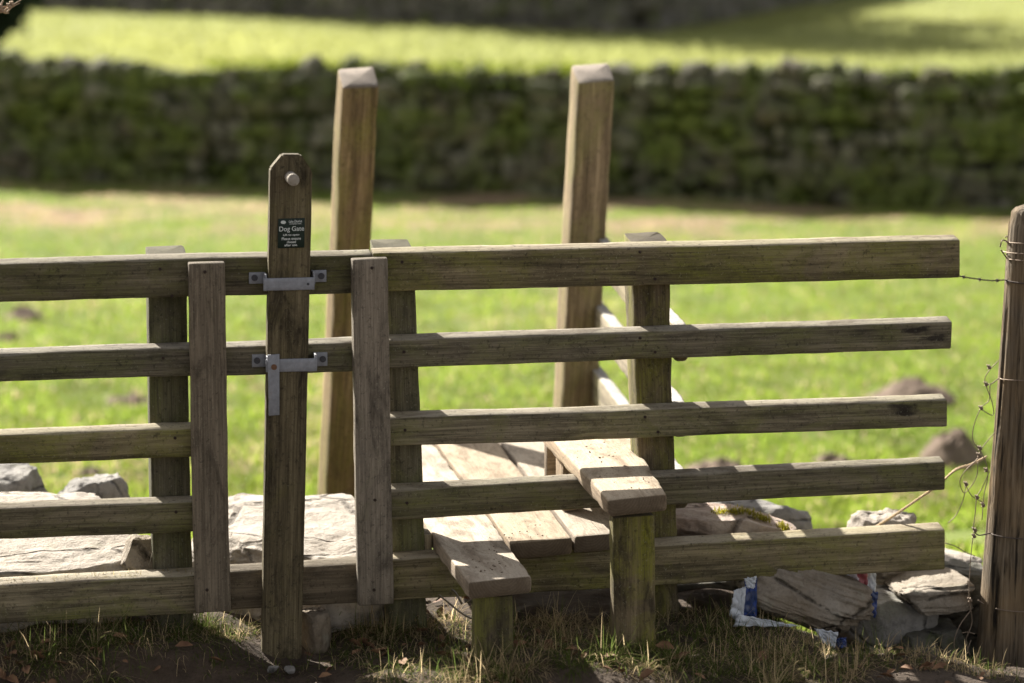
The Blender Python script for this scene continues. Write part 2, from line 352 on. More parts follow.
# ------------------------------------------------------------------ blades
def blades(name, P, h, wd, az, lean, colr, mat=GRASS, curl=.5):
    """P (N,3) roots, arrays h, wd, az, lean (radians), colr (N,3): one mesh of three-segment blades"""
    N = len(P); side = np.stack([np.cos(az), np.sin(az), np.zeros(N)], 1); fw = np.stack([-np.sin(az), np.cos(az), np.zeros(N)], 1)
    up = np.array([0, 0, 1.])
    def pt(t, wf, sgn):
        ang = lean*(1+curl*t*2); d = fw*np.sin(ang)[:, None]+up*np.cos(ang)[:, None]
        base = P+d*(h*t)[:, None]
        return base+side*(wd*wf*sgn*.5)[:, None]
    V = np.stack([pt(0, 1, -1), pt(0, 1, 1), pt(.4, .9, -1), pt(.4, .9, 1), pt(.75, .6, -1), pt(.75, .6, 1), pt(1, 0, 1)], 1).reshape(-1, 3)
    base = (np.arange(N)*7)[:, None]
    L = (base+np.array([0, 1, 3, 2, 2, 3, 5, 4, 4, 5, 6])[None]).reshape(-1)
    tot = np.tile(np.array([4, 4, 3]), N); start = np.concatenate([[0], np.cumsum(tot)[:-1]])
    me = bpy.data.meshes.new(name); me.vertices.add(len(V)); me.vertices.foreach_set('co', V.astype(np.float32).reshape(-1))
    me.loops.add(len(L)); me.loops.foreach_set('vertex_index', L.astype(np.int32)); me.polygons.add(len(tot))
    me.polygons.foreach_set('loop_start', start.astype(np.int32)); me.polygons.foreach_set('loop_total', tot.astype(np.int32))
    me.update(); me.validate()
    a = me.color_attributes.new('tint', 'FLOAT_COLOR', 'POINT')
    cc = np.concatenate([np.repeat(colr, 7, 0), np.ones((N*7, 1))], 1).astype(np.float32); a.data.foreach_set('color', cc.reshape(-1))
    return link(name, me, mat, smooth=False)
MOLES = [(915, 388, 96, 26), (952, 444, 74, 34), (718, 459, 84, 20), (833, 454, 56, 13), (24, 317, 52, 13), (8, 345, 34, 10), (128, 401, 60, 9), (92, 472, 36, 10), (600, 326, 60, 10)]
molepos = []
for (x, y, wpx, hpx) in MOLES:
    p = onZ(x, y+hpx*.5, FIELD); dist = (p-CAM).length; molepos.append((p.x, p.y, wpx*dist/F/2*1.12, hpx*dist/F))
WL = onZ(-60, 179, FIELD); WR = onZ(1090, 211, FIELD)     # foot of the near field wall
wdir = (WR-WL).normalized()
def field_grass():
    N = 170000
    u = RNG.uniform(-120, 1150, N); vv = RNG.uniform(176, 560, N)
    P = []; keep = []
    d = np.array([ray(a, b)[:] for a, b in zip(u, vv)]); t = (FIELD-CAM.z)/d[:, 2]
    X = CAM.x+d[:, 0]*t; Y = CAM.y+d[:, 1]*t
    ok = (Y > 3.) & ((Y-WL.y)-(X-WL.x)*wdir.y/wdir.x < -.05)
    for (mx, my, mr, mh) in molepos: ok &= ((X-mx)**2+((Y-my)*.9)**2 > (mr*.72)**2)
    X, Y = X[ok], Y[ok]
    X = np.concatenate([X, RNG.uniform(.6, 2.6, 14000)]); Y = np.concatenate([Y, RNG.uniform(.9, 3.4, 14000)]); N = len(X)
    Z = np.array([gz(a, b) for a, b in zip(X, Y)])
    big = np.array([n3(a*.9, b*.5, 4) for a, b in zip(X, Y)]); sm2 = np.array([n3(a*3.1, b*2.2, 8) for a, b in zip(X, Y)])
    h = RNG.uniform(.02, .05, N)*(1+.6*sm2); wd = RNG.uniform(.006, .011, N); r = RNG.random(N)
    g = np.stack([.215+.08*r+.06*big, .30+.07*r+.05*big, .040+.02*r], 1)
    litter = np.clip((Y+X*.24-15.9)/1.8, 0, 1)*(np.array([n3(a*.75, b*1.2, 21) for a, b in zip(X, Y)]) > .03)
    br = (RNG.random(N) < .10+.25*(big > .25)+.78*litter)[:, None]; g = np.where(br, np.array([.50, .37, .25])*(1+.2*r[:, None]), g)
    dk = np.clip(-sm2*1.4, 0, .4)[:, None]; g = g*(1-dk)
    o = blades('field_grass', np.stack([X, Y, Z], 1), h, wd, RNG.uniform(0, 6.28, N), RNG.uniform(.05, .6, N), g)
    tag(o, 'sunlit yellow-green pasture grass behind the stile', 'grass', kind='stuff')
field_grass()
def far_grass():
    N = 60000; u = RNG.uniform(-150, 1180, N); vv = RNG.uniform(-8, 80, N)
    d = np.array([ray(a, b)[:] for a, b in zip(u, vv)]); t = (FIELD-CAM.z)/d[:, 2]
    X = CAM.x+d[:, 0]*t; Y = CAM.y+d[:, 1]*t; ok = (Y < 95) & (Y > 24); X, Y = X[ok], Y[ok]; N = len(X)
    Z = np.array([gz(a, b) for a, b in zip(X, Y)]); r = RNG.random(N); big = np.array([n3(a*.15, b*.1, 4) for a, b in zip(X, Y)])
    g = np.stack([.285+.07*r+.06*big, .31+.06*r+.05*big, .11+.03*r], 1)
    o = blades('far_field_grass', np.stack([X, Y, Z], 1), RNG.uniform(.06, .13, N), RNG.uniform(.025, .05, N), RNG.uniform(0, 6.28, N), RNG.uniform(.05, .6, N), g)
    tag(o, 'pale sunlit pasture grass beyond the mossy stone wall', 'grass', kind='stuff')
far_grass()

def verge():
    pts = []; tuft = []
    px = [(490, 668, .10, 420, 1), (545, 622, .08, 300, 1), (365, 618, .12, 420, 1), (410, 630, .12, 260, .6), (640, 655, .14, 480, .1), (600, 640, .1, 260, .3), (700, 655, .16, 520, .7), (760, 662, .14, 480, .8), (820, 672, .1, 260, .7),
          (240, 625, .07, 260, .0), (200, 632, .1, 260, .3), (140, 640, .14, 330, .3), (80, 640, .12, 260, .3), (20, 650, .08, 140, .3), (440, 655, .1, 120, .5), (660, 630, .08, 200, .4), (570, 668, .14, 260, .2), (310, 625, .05, 80, .5), (880, 650, .05, 60, .4), (730, 678, .15, 260, .3)]
    for (x, y, s_, n, straw) in px:
        p = onZ(x, y, .0)
        for k in range(6): 
            p = onZ(x, y, gz(p.x, p.y)+.025)
        nc = max(3, n//70); n = int(n*3.); cs = [(random.gauss(p.x, s_), random.gauss(p.y, s_*.55)) for _ in range(nc)]
        for i in range(n):
            c = random.choice(cs); X = random.gauss(c[0], .018); Y = random.gauss(c[1], .018); pts.append((X, Y, c[0], c[1], straw, 1.25))
    for i in range(70000):
        X = random.uniform(-2.3, 1.25); Y = random.uniform(-.55, .14)
        m = n3(X*3, Y*3, 11); soil = sm(-.25, .0, m+.25*sm(-.5, -.1, Y)+.05)
        if X < -.45: soil *= sm(-.24, -.12, Y+.05*n3(X*6, 0, 2))
        if random.random() < soil: pts.append((X, Y, X+random.gauss(0, .02), Y+random.gauss(0, .02), (.6+.8*n3(X*2.4, Y*2.4, 30)), .75))
    pts = [p for p in pts if not (-.73 < p[0] < -.5 and -.12 < p[1] < .05)]
    N = len(pts); A = np.array(pts); Z = np.array([gz(a, b)-.004 for a, b in A[:, :2]])
    r = RNG.random(N); h = RNG.uniform(.02, .09, N)*A[:, 5]*(1+.3*r)
    dirx = A[:, 0]-A[:, 2]; diry = A[:, 1]-A[:, 3]; az = np.arctan2(-dirx, diry)+RNG.normal(0, 1.3, N)
    lean = np.clip(RNG.normal(1.0, .4, N), .05, 1.5)
    straw = RNG.random(N) < A[:, 4]*.85
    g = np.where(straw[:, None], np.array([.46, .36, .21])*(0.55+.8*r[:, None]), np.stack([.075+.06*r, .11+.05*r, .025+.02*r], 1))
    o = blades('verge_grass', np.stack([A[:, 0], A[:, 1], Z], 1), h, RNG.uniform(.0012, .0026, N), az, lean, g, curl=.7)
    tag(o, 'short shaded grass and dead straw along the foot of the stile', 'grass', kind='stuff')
verge()
def dead_leaves():
    V = []; Fc = []; T = []
    spots = [(30, 655, 26), (60, 640, 14), (560, 650, 16), (545, 665, 10), (300, 640, 8), (350, 650, 14), (430, 600, 14), (700, 650, 8), (930, 670, 14), (450, 640, 16), (140, 665, 10), (900, 660, 8), (620, 665, 6)]
    for (x, y, n) in spots:
        for i in range(n):
            p = onZ(x+random.gauss(0, 35), y+random.gauss(0, 9), .0); p = onZ(x+random.gauss(0, 35), y+random.gauss(0, 9), gz(p.x, p.y)+.015)
            p.z = gz(p.x, p.y)+random.uniform(.004, .02); s_ = random.uniform(.01, .028); a = random.uniform(0, 6.28); tl = random.uniform(-.7, .7); tr = random.uniform(-.5, .5); b = len(V)
            M = Matrix.Translation(p) @ Matrix.Rotation(a, 4, 'Z') @ Matrix.Rotation(tl, 4, 'X') @ Matrix.Rotation(tr, 4, 'Y')
            cz = s_*random.uniform(.1, .5)
            for q in ((-1, 0, 0), (-.4, .45, cz), (.3, .4, cz), (1, 0, .1*s_), (.3, -.4, cz), (-.4, -.45, cz), (0, 0, 0)): V.append(M @ Vector((q[0]*s_, q[1]*s_, q[2])))
            for k in range(6): Fc.append((b+k, b+(k+1) % 6, b+6))
    s = NT('dead_leaf_mat'); v = s.n('TexCoord').outputs['Object']
    c = s.mix(s.ramp(s.noise(v, 25, 3), .35, .65), (.10, .05, .028), (.23, .13, .07)); s.done(c, .8)
    tag(link('leaf_litter', mesh('leaf_litter', V, Fc), s.m), 'scatter of brown dead leaves on the soil before the stile', 'leaves', kind='stuff')
dead_leaves()
def crumbs(name, n, fpos, size, mat, label, cat):
    V = []; Fc = []
    for i in range(n):
        p = fpos(); s_ = size*random.uniform(.4, 1.6); b = len(V)
        for q in ((1, 0, 0), (0, 1, 0), (-1, 0, 0), (0, -1, 0), (0, 0, .8), (0, 0, -.6)):
            V.append(p+Vector(q)*s_*random.uniform(.6, 1.2))
        for f in ((0, 1, 4), (1, 2, 4), (2, 3, 4), (3, 0, 4), (1, 0, 5), (2, 1, 5), (3, 2, 5), (0, 3, 5)): Fc.append(tuple(b+k for k in f))
    return tag(link(name, mesh(name, V, Fc), mat, smooth=False), label, cat, kind='stuff')
def soilpos():
    x = random.uniform(-2, 1.6); y = random.uniform(-1.1, .2); return Vector((x, y, gz(x, y)+.001))
crumbs('soil_crumbs', 3500, soilpos, .0042, soil_mat('crumb_soil', (.05, .036, .026), (.11, .085, .065)), 'loose crumbs of dark soil in front of the stile', 'soil')

# ------------------------------------------------------------------ rocks
def icos(sub):
    import bmesh
    bm = bmesh.new(); bmesh.ops.create_icosphere(bm, subdivisions=sub, radius=1); V = [v.co.copy() for v in bm.verts]; Fc = [tuple(v.index for v in f.verts) for f in bm.faces]; bm.free(); return V, Fc
ICO = {k: icos(k) for k in (2, 3, 4, 5, 6)}
def rock_shape(size, seed, cuts=9, sub=5, strata=0., rough=.06, boxy=.75):
    rnd = random.Random(seed); V0, Fc = ICO[sub]; planes = []
    for i in range(cuts):
        n = Vector((rnd.gauss(0, 1), rnd.gauss(0, 1), rnd.gauss(0, .8))).normalized(); planes.append((n, rnd.uniform(.55, .85)))
    planes.append((Vector((rnd.uniform(-.1, .1), rnd.uniform(-.1, .1), 1)).normalized(), .62))
    out = []
    for v in V0:
        p = Vector([math.copysign(abs(c)**boxy, c) for c in v])
        for n, d in planes:
            e = p.dot(n)-d
            if e > 0: p -= n*e*.92
        q = p+Vector((seed*3.1, seed*1.7, 0))
        dsp = rough*(noise.fractal(q*1.6, .9, 2.1, 4)*1.3+.5*noise.fractal(q*6, .8, 2.1, 3))
        if strata: dsp += strata*(abs(n3(p.x*.6, p.y*.6+seed, p.z*9))-.25)
        p += v*dsp
        out.append(Vector((p.x*size[0], p.y*size[1], p.z*size[2])))
    zs = [p.z for p in out]; xs = [p.x for p in out]
    kz = 2*size[2]/(max(zs)-min(zs)); kx = 2*size[0]/(max(xs)-min(xs)); mx = (max(xs)+min(xs))/2; mz = (max(zs)+min(zs))/2
    return [Vector(((p.x-mx)*kx, p.y, (p.z-mz)*kz)) for p in out], Fc
def rock(px, Y, dep, mat, label, seed, group=None, rot=0., name='boulder', tilt=0., down=0., top=.55, shear=0., **k):
    x0, y0, x1, y1 = px; a = onY(x0, y0, Y); b = onY(x1, y1, Y); a.z = onY(x0, y0, Y+dep*top).z
    c = Vector(((a.x+b.x)/2, Y+dep/2, (a.z+b.z)/2-down/2)); sz = (abs(b.x-a.x)/2, dep/2, abs(a.z-b.z)/2+down/2)
    V, Fc = rock_shape(sz, seed, **k)
    if shear:
        for v in V: v.z += shear*(v.y+dep/2)*(1 if v.z > 0 else 0)*min(1, v.z/sz[2]*2)
    mw = Matrix.Translation(c) @ Matrix.Rotation(tilt, 4, 'Y') @ Matrix.Rotation(rot, 4, 'Z')
    return tag(link(name, mesh(name, V, Fc), mat, None, mw), label, 'rock', group)
rock((-150, 576, 152, 610), .09, .8, RK_PALE, 'long flat pale boulder behind the lower rails at the left edge of the picture', 3, tilt=0., cuts=3, sub=6, rough=.085, down=.1, top=0., shear=.13, boxy=.5)
rock((160, 568, 410, 610), .09, .66, RK_PALE, 'smooth pale boulder sloping up behind the sign board of the dog gate', 11, tilt=R(-4), cuts=3, sub=6, rough=.08, down=.15, top=0., shear=.11, boxy=.5)
rock((120, 535, 172, 600), .09, .14, RK_SLAB, 'small crumbling brown stone behind the short left fence post', 14, name='stone', cuts=8)
rock((-30, 462, 56, 510), 1.25, .3, RK_GREY, 'dark grey humped boulder above the pale one at the far left edge', 5, down=.2)
rock((45, 474, 134, 512), 1.1, .3, RK_GREY, 'grey lichened boulder peeping over the pale flat boulder', 21, down=.2, rough=.09)
rock((664, 506, 812, 570), .16, .4, RK_PINK, 'pinkish mossy boulder between the two lowest rails right of the steps', 8, cuts=6, rough=.05, down=.05, tilt=R(4), sub=6)
rock((700, 498, 822, 560), .62, .35, RK_GREY, 'grey pointed boulder behind the mossy pinkish one', 31, down=.1, cuts=8)
rock((650, 494, 720, 560), .70, .3, RK_GREY, 'dark grey boulder behind the right fence post of the steps', 33, down=.1)
rock((862, 509, 934, 570), .30, .3, RK_PALE, 'white crusted stone with a peaked top over the lowest rail', 45, rough=.11, down=.05)
rock((746, 578, 893, 634), -.10, .32, RK_SLAB, 'large tilted brown slab lying on torn plastic sacking', 52, tilt=R(21), top=.0, name='slab_stone', cuts=7, boxy=.7, strata=.12, rough=.05, sub=6)
rock((845, 588, 950, 662), .10, .3, RK_GREY, 'green-grey lichened boulder right of the tilted slab', 61, down=.05, tilt=R(12))
rock((906, 584, 985, 618), .04, .28, RK_SLAB, 'layered dark stone with a pale top ledge beside the round post', 63, strata=.22, name='slab_stone', cuts=2, boxy=.5, top=.2)
rock((870, 560, 950, 602), .25, .3, RK_SLAB, 'brown flat stone just under the end of the lowest rail', 66, strata=.2, name='slab_stone')
rock((920, 552, 1000, 584), .35, .35, RK_PALE, 'thin pale sunlit slab behind the foot of the round post', 68, strata=.15, name='slab_stone')
rock((856, 654, 945, 705), -.28, .25, RK_SLAB, 'half buried greyish stone at the bottom edge near the round post', 71, name='stone', down=.02)
rock((905, 625, 990, 690), .02, .25, RK_DARK, 'dark filler stone added for the shade in the bank beside the round post', 74, name='stone')
rock((930, 560, 1040, 700), .22, .3, RK_DARK, 'dark filler stone added for the shadow behind the round post', 76, name='stone')
rock((640, 575, 790, 650), .38, .3, RK_DARK, 'dark filler stone added for the shaded gap under the lowest rail left of the slab', 77, name='stone')
rock((500, 585, 640, 640), .45, .3, RK_DARK, 'dark filler stone added for the shade under the plank steps', 78, name='stone')
rock((380, 590, 520, 640), .5, .3, RK_DARK, 'dark filler stone added for the shade between dog gate and lower step', 79, name='stone')
rock((296, 606, 334, 668), -.02, .16, RK_SLAB, 'small earthy stone right of the foot of the sign board', 81, name='stone', cuts=5)
rock((268, 666, 280, 674), -.2, .04, RK_GREY, 'left pebble of two below the foot of the sign board', 83, name='pebble', sub=4, group='pebbles by the gate foot')
rock((285, 667, 296, 675), -.2, .04, RK_GREY, 'right pebble of two below the foot of the sign board', 84, name='pebble', sub=4, group='pebbles by the gate foot')
rock((715, 640, 735, 652), -.1, .05, RK_DARK, 'little dark stone in the grass by the torn sacking', 86, name='pebble', sub=3)
# moss cushions
def moss(name, pts, n, label, hgt=.012, c0=(.30, .27, .03)):
    P = []
    for i in range(n):
        a, b = random.choice(pts); t = random.random(); p = a.lerp(b, t); P.append((p.x+random.gauss(0, .008), p.y+random.gauss(0, .012), p.z+random.gauss(0, .004)))
    P = np.array(P); N = n; r = RNG.random(N)
    g = np.stack([c0[0]*(.6+.6*r), c0[1]*(.6+.6*r), c0[2]*(.6+.6*r)], 1)
    return tag(blades(name, P, RNG.uniform(.5, 1.2, N)*hgt, RNG.uniform(.0015, .003, N), RNG.uniform(0, 6.28, N), RNG.uniform(0, 1.2, N), g), label, 'moss', kind='stuff')
moss('moss', [(onY(715, 513, .27), onY(745, 511, .27)), (onY(745, 511, .27), onY(768, 521, .25)), (onY(783, 526, .22), onY(784, 533, .2))], 1400, 'yellow moss growing over the pinkish boulder')
moss('straw_scraps', [(onY(-10, 584, .03), onY(190, 572, .03))], 260, 'dry grass scraps lying along the top of the lowest left rail', .014, (.32, .27, .15))

# ------------------------------------------------------------------ molehills
for i, (mx, my, mr, mh) in enumerate(molepos):
    V = []; Fc = []; nr, na = 16, 40
    for j in range(nr+1):
        r = j/nr
        for k in range(na):
            a = 2*math.pi*k/na; rr = mr*r*(1+.25*n3(math.cos(a)*1.3, math.sin(a)*1.3, i*3.3)); x = math.cos(a)*rr; y = math.sin(a)*rr*.9
            z = mh*.9*(1-r*r)**1.3*(1+.3*n3(x*7+i*5, y*7, 1))+(.035*n3((x+i)*14, y*14, 0)+.03*n3((x+i)*34, y*34, 2))*(1-r**3)
            V.append((x, y, z-.02*(r > .99)))
    for j in range(nr):
        for k in range(na): a = j*na+k; b = j*na+(k+1) % na; Fc.append((a, b, b+na, a+na))
    labs = ['broad low brown molehill behind the gap between second and third right rails', 'tall dark molehill nearest the round post', 'round brown molehill just right of the steps between third and fourth rail', 'tiny molehill left of the tall dark one above the fourth rail', 'small brown molehill at the far left between top and second rail',
            'small molehill at the left picture edge just above the second rail', 'flat faint molehill above the third left rail', 'low molehill above the grey boulder at the left', 'flattened molehill seen through the side rails of the steps']
    o = link('molehill', mesh('molehill', V, Fc), SOIL, None, Matrix.Translation((mx, my, gz(mx, my)-.02)))
    tag(o, labs[i], 'molehill', 'molehills in the pasture')

def metal(name, c, rough, met=.5):
    s = NT(name); v = s.n('TexCoord').outputs['Object']; nz = s.noise(v, 60, 6, .7); n2 = s.noise(v, 18, 4)
    cc = s.mix(s.ramp(nz, .35, .7), tuple(x*.7 for x in c), c); cc = s.mix(s.math('MULTIPLY', s.ramp(n2, .6, .7), .4), cc, (.22, .17, .13))
    s.p.inputs['Metallic'].default_value = met; return s.done(cc, rough, s.bump(nz, .001, .4))
# ------------------------------------------------------------------ the fence
fence = empty('rail_fence', (-.05, .05, 0), 'weathered wooden rail fence of five boards with mossy posts crossing the whole picture', 'fence')
T0, T1 = 0., .045
def knots(o, *pts):
    mw = o.matrix_basis.copy(); pm = Matrix.Identity(4)
    if o.parent: pm = o.parent.matrix_basis
    inv = (pm @ mw).inverted()
    for i in (1, 2): o['knot%d' % i] = [99., 99., 99.]
    for i, p in enumerate(pts[:2]): o['knot%d' % (i+1)] = list(inv @ p)
    return o
rl = []
rl.append(rail([(-330, 274), (372, 254.5), (372, 292.5), (-330, 312)], T0, T1+.003, W_RAIL, fence))
r_ = rail([(373, 253.5), (960, 240), (960, 278), (373, 292)], T0, T1+.003, W_RAIL, fence); 
rail([(-330, 366), (372, 342), (372, 371), (-330, 392)], T0, T1, W_RAIL, fence)
r_ = rail([(373, 341), (952, 322), (951, 349), (373, 369)], T0, T1, W_RAIL, fence); knots(r_, onY(918, 330, 0), onY(936, 338, 0))
r_ = rail([(-330, 448), (200, 428), (200, 457), (-330, 478)], T0, T1, W_RAIL, fence); 
r_ = rail([(376, 419), (947, 400), (947, 427), (376, 447.5)], T0, T1, W_RAIL, fence); knots(r_, onY(905, 412, 0), onY(902, 407, 0))
rail([(-330, 520), (200, 502), (200, 532), (-330, 552)], T0, T1, W_RAIL, fence)
rail([(376, 491), (945, 462), (945, 490), (376, 521)], T0, T1, W_RAIL, fence)
rail([(-330, 606), (205, 574), (205, 612.5), (-330, 645)], T0, T1+.01, W_RAIL, fence)
rail([(206, 573.5), (372, 564), (372, 603), (206, 611)], T0+.004, T1+.01, W_UP, fence)
rail([(373, 561), (945, 530), (945, 570), (373, 602)], T0, T1+.01, W_RAIL, fence)
PB = T1+.012
for px in ([(148, 257), (187, 256), (194, 690), (155, 690)], [(376, 250), (414, 249), (430, 690), (392, 690)], [(632, 243), (669, 242), (682, 690), (648, 690)], [(-262, 270), (-225, 269), (-215, 690), (-250, 690)]):
    vpost(px, PB, PB+.11, W_POST if px[0][0] != 632 else W_MOSSY, fence, 'post', top=.016, endrough=.01, rough=.006)
vpost([(188.5, 264), (225, 263), (230.5, 611), (195.5, 613)], -.047, -.002, W_UP, fence, 'upright_board', rough=.003)
vpost([(352.5, 260), (388, 258.5), (394, 604), (358.5, 606)], -.047, -.002, W_UP, fence, 'upright_board', rough=.003)

for (x, y) in ((640, 252), (655, 279), (640, 338), (655, 352), (645, 417), (658, 432), (402, 262), (404, 352), (405, 430), (407, 503), (160, 269), (172, 296), (163, 358), (175, 438), (176, 512), (205, 272), (207, 590), (372, 268), (374, 590), (375, 500)):
    Yn = -.0495 if x in (205, 207, 372, 374, 375) else -.001
    p = onY(x, y, Yn); V, Fc = tube_data([p+Vector((0, .003, 0)), p+Vector((0, -.0018, 0))], .0042, 10)
    link('nail', mesh('nail', V, Fc), None, fence, None, False).data.materials.append(bpy.data.materials.get('nail_rust') or metal('nail_rust', (.05, .035, .028), .7, .4))

# galvanised straps that hold the sliding sign board
GALV = metal('galvanised_steel', (.27, .28, .31), .55, .3); RUST = metal('rusty_steel', (.19, .10, .06), .8, .2); DARKM = metal('dark_bolt_steel', (.07, .07, .08), .6, .4)
WIRE = metal('old_fence_wire', (.30, .23, .17), .6, .4); BARB = metal('dark_barbed_wire', (.12, .095, .08), .7, .3)
def plate(name, px, Y, th, mat, parent, bev=.0015):
    return rail(px, Y, Y+th, mat, parent, name, bev=bev, wob=.0003, rough=.0003, seg=.02)
def disc(name, p, r, th, mat, parent, n=16):
    V, Fc = tube_data([p, p+Vector((0, -th, 0))], r, n); return link(name, mesh(name, V, Fc), mat, parent, None, False)
def strap(y0t, y0b, xl, xr, tabs, name='strap_bracket'):
    """strap face box and its two screw tabs"""
    e = plate(name, [(xl, y0t), (xr, y0t-1.2), (xr, y0b-1.2), (xl, y0b)], -.056, .005, GALV, fence)
    for (a, b, c, d), sx in zip(tabs, (1, -1)):
        plate('tab', [(a, b+.5), (c, b), (c, d), (a, d+.5)], -.006, .005, GALV, e)
        cxp = (a+c)/2-sx*2; bl = onY(cxp, (b+d)/2, -.006)
        disc('bolt', bl, .0085, .004, DARKM, e)
        xx = c if sx == 1 else a
        P = onY(xx, b, -.006); Q = onY(xx, d, -.006)
        # return leg of the strap
        box_beam('return', P.x-.0025, P.x+.0025, -.053, -.0005, Q.z, P.z, GALV, e, axis='y', bev=.001, wob=.0002, rough=.0002)
    return e
s1 = strap(278.5, 291, 263.5, 314.5, [(249, 272, 264, 283.5), (312, 270, 326.5, 282)])
disc('hole_disc', onY(308, 284, -.056), .0035, .002, DARKM, s1, 12)  # dark disc stands for the shaded open hole in the strap
s2 = strap(359.5, 372.5, 266, 317, [(252, 354, 266, 367), (314, 352, 327.5, 366)])
lat = plate('latch_bar', [(267.5, 355), (279.5, 354), (279.5, 415), (269, 416)], -.064, .006, GALV, s2)
disc('bolt', onY(274, 367, -.064), .0075, .004, RUST, s2)

# ------------------------------------------------------------------ dog gate board
gp = onY(282, 660, -.03)
dog = empty('dog_gate_board', (gp.x, -.03, gp.z), 'tall dog gate board with clipped top, wooden peg and green sign held by metal straps', 'gate')
bl, br = onY(262, 664, -.05), onY(301.5, 662, -.05); sl_, sr = onY(270.5, 169, -.05), onY(312.5, 171, -.05); tl, tr = onY(282.5, 154.5, -.05), onY(301, 154.5, -.05)
PEGM = soil_mat('bleached_peg_wood', (.34, .30, .25), (.46, .42, .36))
def clipped_board():
    import bmesh
    d = .043; n = 60; bm = bmesh.new(); mid = (bl+br)/2; top = (tl+tr)/2
    X = (top-mid).normalized(); Yv = Vector((0, 1, 0)); Z = X.cross(Yv); Cn = (mid+top)/2
    mw = Matrix(((X.x, 0, Z.x, Cn.x), (X.y, 1, Z.y, Cn.y), (X.z, 0, Z.z, Cn.z), (0, 0, 0, 1))); inv = mw.inverted()
    outl = [bl+(sl_-bl)*(i/n) for i in range(n+1)]+[tl, tr]+[sr+(br-sr)*(i/n) for i in range(n+1)]
    fr = [bm.verts.new(inv @ p) for p in outl]; bk = [bm.verts.new(inv @ (p+Vector((0, d, 0)))) for p in outl]; m = len(outl)
    sides = [bm.faces.new((fr[i], bk[i], bk[(i+1) % m], fr[(i+1) % m])) for i in range(m)]
    for i in range(n): 
        bm.faces.new((fr[i], fr[i+1], fr[m-2-i], fr[m-1-i])); bm.faces.new((bk[i+1], bk[i], bk[m-1-i], bk[m-2-i]))
    bm.faces.new((fr[n], fr[n+1], fr[n+2], fr[n+3])); bm.faces.new((bk[n+1], bk[n], bk[n+3], bk[n+2]))
    bmesh.ops.recalc_face_normals(bm, faces=bm.faces)
    ed = [e for e in bm.edges if len(e.link_faces) == 2 and e.calc_face_angle(0) > .4]
    bmesh.ops.bevel(bm, geom=ed, offset=.0035, segments=2, affect='EDGES')
    for v in bm.verts:
        c = v.co; c.z += .0012*n3(c.x*9, c.y*20, 3)+.0008*n3(c.x*40, c.z*30, 3); c.y += .001*n3(c.x*12, c.z*20, 8)
    me = bpy.data.meshes.new('board'); bm.to_mesh(me); bm.free()
    return link('board', me, W_DOG, dog, mw, False)
clipped_board()
pg = onY(290.5, 177, -.05); V, Fc = tube_data([pg+Vector((0, .01, 0)), pg+Vector((0, -.035, -.001)), pg+Vector((.001, -.06, -.002)), pg+Vector((.001, -.063, -.002))], lambda t: .0155 if t < .9 else .0145, 20)
link('peg', mesh('peg', V, Fc), PEGM, dog, None, True)
# sign plate
s = NT('green_sign_plastic'); s.done((.006, .016, .010), .45); SIGN = s.m
s = NT('white_sign_print'); s.done((.55, .58, .56), .6); PRINT = s.m
a = onY(278, 218.5, -.0535); b = onY(305.5, 248, -.0535)
sgn = rail([(278.3, 218.8), (304.8, 218), (304.3, 247.5), (277.6, 248.3)], -.0535, -.0505, SIGN, dog, 'sign_plate', bev=.001, wob=0, rough=0)
def lettering(txt, cx, cy, hpx, wpx, Y=-.0545, font=None, bold=.0):
    cu = bpy.data.curves.new('lettering', 'FONT'); cu.body = txt; cu.align_x = 'CENTER'; cu.align_y = 'CENTER'; cu.size = 1; cu.extrude = .02; cu.offset = bold
    to = bpy.data.objects.new('tmp', cu); col.objects.link(to); dg = bpy.context.evaluated_depsgraph_get(); dg.update()
    me = bpy.data.meshes.new_from_object(to.evaluated_get(dg)); bpy.data.objects.remove(to)
    xs = [v.co.x for v in me.vertices]; ys = [v.co.y for v in me.vertices]
    w_, h_ = max(xs)-min(xs), max(ys)-min(ys); mx, my = (max(xs)+min(xs))/2, (max(ys)+min(ys))/2
    k = 1/380.; sx, sy = wpx*k/w_, hpx*k/h_; c = onY(cx, cy, Y); tilt = -.021
    for v in me.vertices:
        x, y = (v.co.x-mx)*sx, (v.co.y-my)*sy
        v.co = Vector((x-y*tilt, -v.co.z*.01, y+x*.01))
    me.materials.clear()
    return link('lettering', me, PRINT, sgn, Matrix.Translation(c), False)
lettering('Lake District', 295.5, 221.3, 2.4, 13, bold=.015); lettering('NATIONAL PARK', 295.5, 223.8, 1.3, 12)
V = [onY(283.3+2.6*math.cos(t*math.pi/8), 222.3+1.7*math.sin(t*math.pi/8), -.0547) for t in range(16)]
link('emblem', mesh('emblem', V, [tuple(range(16))]), PRINT, sgn, None, False)
lettering('Dog Gate', 291.7, 229.4, 6.2, 24.5, bold=.008); lettering('Lift to open', 291.2, 235, 2.6, 16, bold=.02)
lettering('Please ensure', 291.3, 238.6, 2.6, 19, bold=.02); lettering('closed', 291.3, 241.9, 2.4, 9, bold=.02); lettering('after use.', 291, 245, 2.3, 13, bold=.02)

